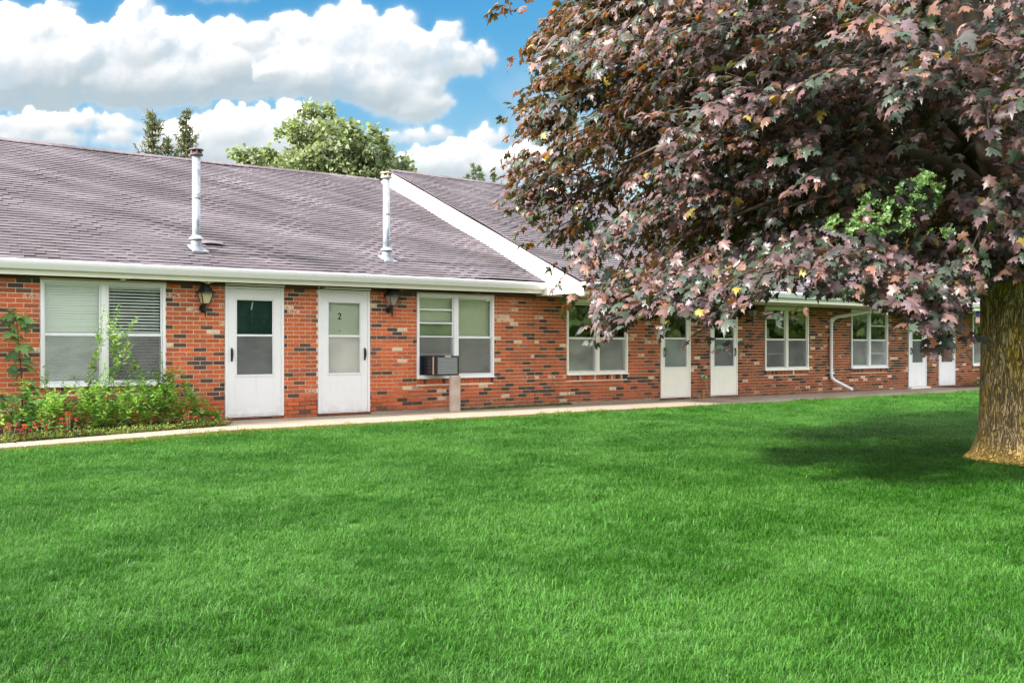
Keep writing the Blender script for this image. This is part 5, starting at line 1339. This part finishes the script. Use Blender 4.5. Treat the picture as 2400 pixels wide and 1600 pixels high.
# dark broad-leaved plant, lower left corner of the bed
for j, (px, y, lab) in enumerate(((14, -0.95, 'dark glossy broad-leaved plant at the left end of the bed'),)):
    rg = np.random.default_rng(80+j); t = empty('hosta_plant', (bed_pt(px, y), y, 0.02)); tag(t, lab, 'plant')
    proto = [quick_mesh('leaf', OV[0]*np.array([1.5, 1, 1]), OV[1].reshape(-1), 3, [M_WEED], np.repeat(np.array([[*cc, 1.0]]), len(OV[1]), axis=0)) for cc in ((0.02,0.06,0.03),(0.035,0.10,0.035),(0.06,0.15,0.04))]
    for k in range(44):
        a_ = rg.uniform(0, 2*math.pi); rr = rg.uniform(0.02, 0.30); zz_ = rg.uniform(0.12, 0.6); dr = np.array([math.cos(a_), math.sin(a_), rg.uniform(-0.5, 0.3)])
        Fm = frames(dr[None], np.array([[0, 0, 1.0]])+rg.normal(0, 0.3, (1, 3)))[0]; o = link('leaf', proto[k % 3], t)
        o.matrix_local = Matrix.Translation((rr*math.cos(a_), rr*math.sin(a_), zz_)) @ Matrix(Fm.tolist()).to_4x4() @ Matrix.Scale(rg.uniform(0.10, 0.19), 4)
    m = MB()
    for k in range(9): a_ = k*0.7; m.tube([(0, 0, 0), (0.1*math.cos(a_), 0.1*math.sin(a_), 0.3), (0.2*math.cos(a_), 0.2*math.sin(a_), 0.5)], [0.006, 0.005, 0.003], 5)
    m.obj('stem', M_STEM, t)
# red begonias along the bed's edge
PET = fix_up(np.array([(0,0,0),(0.5,0.35,0.1),(0.45,0.85,0.0),(0,1.0,-0.08),(-0.45,0.85,0.0),(-0.5,0.35,0.1)], float), np.array([(0,1,2),(0,2,3),(0,3,4),(0,4,5)]))
REDS = [(0.50,0.008,0.018),(0.42,0.006,0.035),(0.56,0.018,0.02)]
BEG = [(22, 0.62, 26, 'red begonia with dark leaves at the far left corner of the bed', True), (58, 0.5, 22, 'red begonia with dark leaves, second from the left end of the bed', True), (100, 0.55, 18, 'red begonia left of centre among narrow green leaves', False), (140, 0.5, 14, 'few-flowered red begonia between the low weeds', False), (163, 0.8, 30, 'tallest bright red begonia with two clear clusters below the window', True), (192, 0.4, 5, 'single red begonia flower at the yellow groundcover', False),
       (412, 0.5, 8, 'small dark red begonia at the right part of the bed', True), (443, 0.75, 24, 'bright red begonia cluster left of the door 1 corner', False), (472, 0.45, 10, 'orange red begonia near the end of the bed', False), (515, 0.4, 12, 'last orange red begonia beside the corner of door 1', False)]
for i, (px, hh, nf, lab, dark) in enumerate(BEG):
    rg = np.random.default_rng(300+i); x = bed_pt(px, -1.0)
    for _ in range(6): y = ybed(min(x, 5.2))+0.14; x = bed_pt(px, y)
    t = empty('begonia_plant', (x, y, 0.02)); tag(t, lab, 'flower', 'red flowers along the edge of the bed')
    H = 0.40*hh; n = 40
    a_ = rg.uniform(0, 2*math.pi, n); rr = rg.uniform(0, 0.15, n); Ps = np.stack([rr*np.cos(a_), rr*np.sin(a_), rg.uniform(0.02, H*0.8, n)], 1)
    Ds = np.stack([np.cos(a_), np.sin(a_), rg.uniform(-0.4, 0.3, n)], 1)
    cl = [(0.06,0.022,0.025),(0.05,0.05,0.03),(0.085,0.03,0.03)] if dark else [(0.06,0.14,0.03),(0.09,0.18,0.04),(0.05,0.06,0.03)]
    c = np.array(cl)[rg.integers(0, 3, n)]*rg.uniform(0.7, 1.3, (n, 1)); c = np.concatenate([c, np.ones((n, 1))], 1)
    tag(link('foliage', scatter_mesh('foliage', [OV], Ps, frames(Ds, np.tile([0, 0, 1.0], (n, 1))+rg.normal(0, 0.3, (n, 3))), rg.uniform(0.05, 0.085, n), c, M_WEED), t), kind='stuff')
    m = MB(); 
    for k in range(max(3, int(nf*0.42))):
        a_ = rg.uniform(0, 2*math.pi); r_ = rg.uniform(0, 0.14); ctr = np.array([r_*math.cos(a_), r_*math.sin(a_)-0.02, rg.uniform(H*0.35, H)])
        if k < 10: m.tube([(ctr[0]*0.3, ctr[1]*0.3, 0), tuple(ctr)], 0.003, 4, cap=False)
        PP, DD, UU = [], [], []
        for j in range(7):
            b_ = 2*math.pi*j/7; PP.append(ctr+rg.normal(0, 0.004, 3)); DD.append((math.cos(b_), math.sin(b_), rg.uniform(-0.1, 0.9))); UU.append((0, -0.3, 1))
        col = np.array(REDS[k % 3])*rg.uniform(0.8, 1.2)
        me = scatter_mesh('blossom', [PET], np.array(PP), frames(np.array(DD, float), np.array(UU, float)), np.full(7, 0.021), np.tile(np.append(col, 1.0), (7, 1)), M_PETAL); link('blossom', me, t)
    m.obj('stem', M_STEM, t)
# yellow-green groundcover along the edge
rg = np.random.default_rng(55); n = 2600; gx = rg.uniform(1.2, 5.3, n); gy = np.array([ybed(x) for x in gx])+np.abs(rg.normal(0, 0.10, n))-0.02
Ps = np.stack([gx, gy, rg.uniform(0.02, 0.10, n)], 1); c = np.array([(0.20,0.25,0.05),(0.13,0.20,0.04),(0.28,0.27,0.06),(0.08,0.14,0.03)])[rg.integers(0, 4, n)]*rg.uniform(0.7, 1.2, (n, 1)); c = np.concatenate([c, np.ones((n, 1))], 1)
tag(link('groundcover', scatter_mesh('groundcover', [OV], Ps, frames(rg.normal(0, 1, (n, 3))+np.array([0, -0.3, 0.2]), rg.normal(0, 0.4, (n, 3))+np.array([0, 0, 1.0])), rg.uniform(0.025, 0.05, n), c, M_WEED)), 'yellow green creeping groundcover at the edge of the bed', kind='stuff')
# strip of moss and weeds right of the post
n = 1500; gx = rg.uniform(9.72, 12.6, n); Ps = np.stack([gx, -0.06-np.abs(rg.normal(0, 0.07, n))*(1-(gx-9.7)/3.4), rg.uniform(0.02, 0.05, n)], 1)
c = np.array([(0.10,0.17,0.04),(0.07,0.12,0.04),(0.14,0.18,0.07)])[rg.integers(0, 3, n)]; c = np.concatenate([c, np.ones((n, 1))], 1)
tag(link('moss', scatter_mesh('moss', [OV], Ps, frames(rg.normal(0, 1, (n, 3))+np.array([0, -0.3, 0.4]), rg.normal(0, 0.4, (n, 3))+np.array([0, 0, 1.0])), rg.uniform(0.02, 0.04, n), c, M_WEED)), 'thin strip of green weeds at the foot of the wall right of the post', kind='stuff')
# daylily at the far end
t = empty('daylily_plant', (28.15, -0.5, 0.0)); tag(t, 'spiky green plant with a pink flower at the far end of the walk', 'plant')
bl_ = fix_up(np.array([(0,0,0),(0.05,0.3,0.02),(0.045,0.65,-0.06),(0,1,-0.30),(-0.045,0.65,-0.06),(-0.05,0.3,0.02)], float), np.array([(0,1,5),(1,2,5),(2,4,5),(2,3,4)]))
n = 70; a_ = rg.uniform(0, 2*math.pi, n); Ds = np.stack([np.cos(a_), np.sin(a_), rg.uniform(0.4, 1.4, n)], 1); Ps = np.stack([rg.normal(0, 0.30, n), rg.normal(0, 0.12, n), np.zeros(n)], 1)
c = np.array([(0.06,0.17,0.03),(0.09,0.22,0.04)])[rg.integers(0, 2, n)]; c = np.concatenate([c, np.ones((n, 1))], 1)
tag(link('foliage', scatter_mesh('foliage', [bl_], Ps, frames(Ds, np.tile([0, 0, 1.0], (n, 1))), rg.uniform(0.3, 0.5, n), c, M_WEED), t), kind='stuff')
me = scatter_mesh('blossom', [PET], np.tile([[-0.3, -0.1, 0.42]], (6, 1))+rg.normal(0, 0.01, (6, 3)), frames(rg.normal(0, 1, (6, 3)), np.tile([0, 0, 1.0], (6, 1))+0.01), np.full(6, 0.07), np.tile([0.35, 0.06, 0.20, 1.0], (6, 1)), M_PETAL); link('blossom', me, t)

# ------------------------------------------------------------------ grass
def tuft(seed, nb, spread, h0, h1, wid):
    rg = np.random.default_rng(seed); V = []; F = []
    for k in range(nb):
        x, y = rg.uniform(-spread, spread, 2); a_ = rg.uniform(0, 2*math.pi); h = rg.uniform(h0, h1); ln = rg.uniform(0.25, 1.3)*h; w = wid*rg.uniform(0.7, 1.3)
        dx, dy = math.cos(a_), math.sin(a_); px, py = -dy*w/2, dx*w/2; b0 = len(V)
        for (s, zz_, ww) in ((0, 0, 1.0), (0.30, 0.52, 0.95), (0.66, 0.86, 0.65)):
            V += [(x+dx*ln*s**1.3+px*ww, y+dy*ln*s**1.3+py*ww, h*zz_), (x+dx*ln*s**1.3-px*ww, y+dy*ln*s**1.3-py*ww, h*zz_)]
        V.append((x+dx*ln, y+dy*ln, h*(0.98 if ln < 0.6*h else 0.86)))
        F += [(b0, b0+1, b0+3), (b0, b0+3, b0+2), (b0+2, b0+3, b0+5), (b0+2, b0+5, b0+4), (b0+4, b0+5, b0+6)]
    me = quick_mesh('grass_tuft', np.array(V), np.array(F).reshape(-1), 3, [M_GRASS]); me.polygons.foreach_set('use_smooth', [True]*len(me.polygons)); return me
NVAR = 8
tufts = []
for k in range(NVAR):
    o = bpy.data.objects.new('grass_tuft', tuft(500+k, 56, 0.055, 0.016, 0.039, 0.0026) if k < 6 else tuft(500+k, 32, 0.05, 0.026, 0.056, 0.0030)); tufts.append(o)
rg = np.random.default_rng(900)
def lawn_points():
    out = []
    for (d0, d1, dens, sc) in ((2.2, 6.0, 520, 1.0), (6.0, 10.0, 330, 1.1), (10.0, 16.0, 190, 1.25), (16.0, 26.0, 80, 1.5), (26.0, 40.0, 22, 2.0)):
        hw = 0.60*d1+1.2; n = int((d1-d0)*2*hw*dens)
        d = rg.uniform(d0, d1, n); l = rg.uniform(-hw, hw, n); k = np.abs(l) < 0.60*d+1.2; d, l = d[k], l[k]
        x = FWD.x*d+RGT.x*l; y = FWD.y*d+RGT.y*l-14.71
        yf = np.where(x > 5.3, -1.67, -1.67-0.235*(5.3-x))+rg.normal(0, 0.018, len(x))
        k = (y < yf+0.005) & (np.hypot(x-TR[0], y-TR[1]) > 0.47)
        out.append(np.stack([x[k], y[k], np.full(k.sum(), -0.022), np.full(k.sum(), sc)], 1))
    return np.concatenate(out)
GP = lawn_points()
me = bpy.data.meshes.new('grass'); me.vertices.add(len(GP)); me.vertices.foreach_set('co', np.ascontiguousarray(GP[:,:3], np.float32).ravel())
pn = np.sin(GP[:,0]*1.9+np.sin(GP[:,1]*1.3)*1.5)*np.sin(GP[:,1]*2.3+np.cos(GP[:,0]*0.9)*1.2)
at = me.attributes.new('tscale', 'FLOAT', 'POINT'); at.data.foreach_set('value', (GP[:,3]*rg.uniform(0.75, 1.25, len(GP))*(1+0.16*pn)).astype(np.float32))
pick = rg.integers(0, 6, len(GP)); big_ = rg.random(len(GP)) < 0.06+0.10*(pn > 0.5); pick[big_] = rg.integers(6, 8, big_.sum())
at = me.attributes.new('tpick', 'INT', 'POINT'); at.data.foreach_set('value', pick.astype(np.int32))
at = me.attributes.new('trot', 'FLOAT_VECTOR', 'POINT'); at.data.foreach_set('vector', np.stack([rg.normal(0, 0.12, len(GP)), rg.normal(0, 0.12, len(GP)), rg.uniform(0, 6.283, len(GP))], 1).astype(np.float32).ravel())
me.materials.append(M_GRASS)
grass = link('grass', me); tag(grass, 'dense mown green grass blades covering the lawn', kind='stuff')
ng = bpy.data.node_groups.new('grass_instances', 'GeometryNodeTree')
ng.interface.new_socket('Geometry', in_out='INPUT', socket_type='NodeSocketGeometry'); ng.interface.new_socket('Geometry', in_out='OUTPUT', socket_type='NodeSocketGeometry')
N = NT(ng); gi = N.new('NodeGroupInput'); go = N.new('NodeGroupOutput')
g2i = N.new('GeometryNodeGeometryToInstance')
for o in reversed(tufts):
    oi = N.new('GeometryNodeObjectInfo'); oi.inputs['Object'].default_value = o; oi.inputs['As Instance'].default_value = False; N.l.new(oi.outputs['Geometry'], g2i.inputs[0])
iop = N.new('GeometryNodeInstanceOnPoints')
def named(nm, dt):
    nd = N.new('GeometryNodeInputNamedAttribute', data_type=dt); nd.inputs['Name'].default_value = nm; return nd.outputs['Attribute']
N.l.new(gi.outputs[0], iop.inputs['Points']); N.l.new(g2i.outputs[0], iop.inputs['Instance']); iop.inputs['Pick Instance'].default_value = True
N.l.new(named('tpick', 'INT'), iop.inputs['Instance Index'])
e2r = N.new('FunctionNodeEulerToRotation'); N.l.new(named('trot', 'FLOAT_VECTOR'), e2r.inputs[0]); N.l.new(e2r.outputs[0], iop.inputs['Rotation'])
cx = N.new('ShaderNodeCombineXYZ'); sc_ = named('tscale', 'FLOAT')
for i in range(3): N.l.new(sc_, cx.inputs[i])
N.l.new(cx.outputs[0], iop.inputs['Scale'])
N.l.new(iop.outputs[0], go.inputs[0])
md = grass.modifiers.new('grass', 'NODES'); md.node_group = ng

# ------------------------------------------------------------------ render settings
scene.render.engine = 'CYCLES'
scene.cycles.max_bounces = 6; scene.cycles.diffuse_bounces = 3; scene.cycles.glossy_bounces = 2; scene.cycles.transmission_bounces = 4; scene.cycles.transparent_max_bounces = 12
scene.cycles.use_denoising = True
scene.cycles.sample_clamp_indirect = 6.0
print('tris approx leaves', nL, 'grass pts', len(GP))
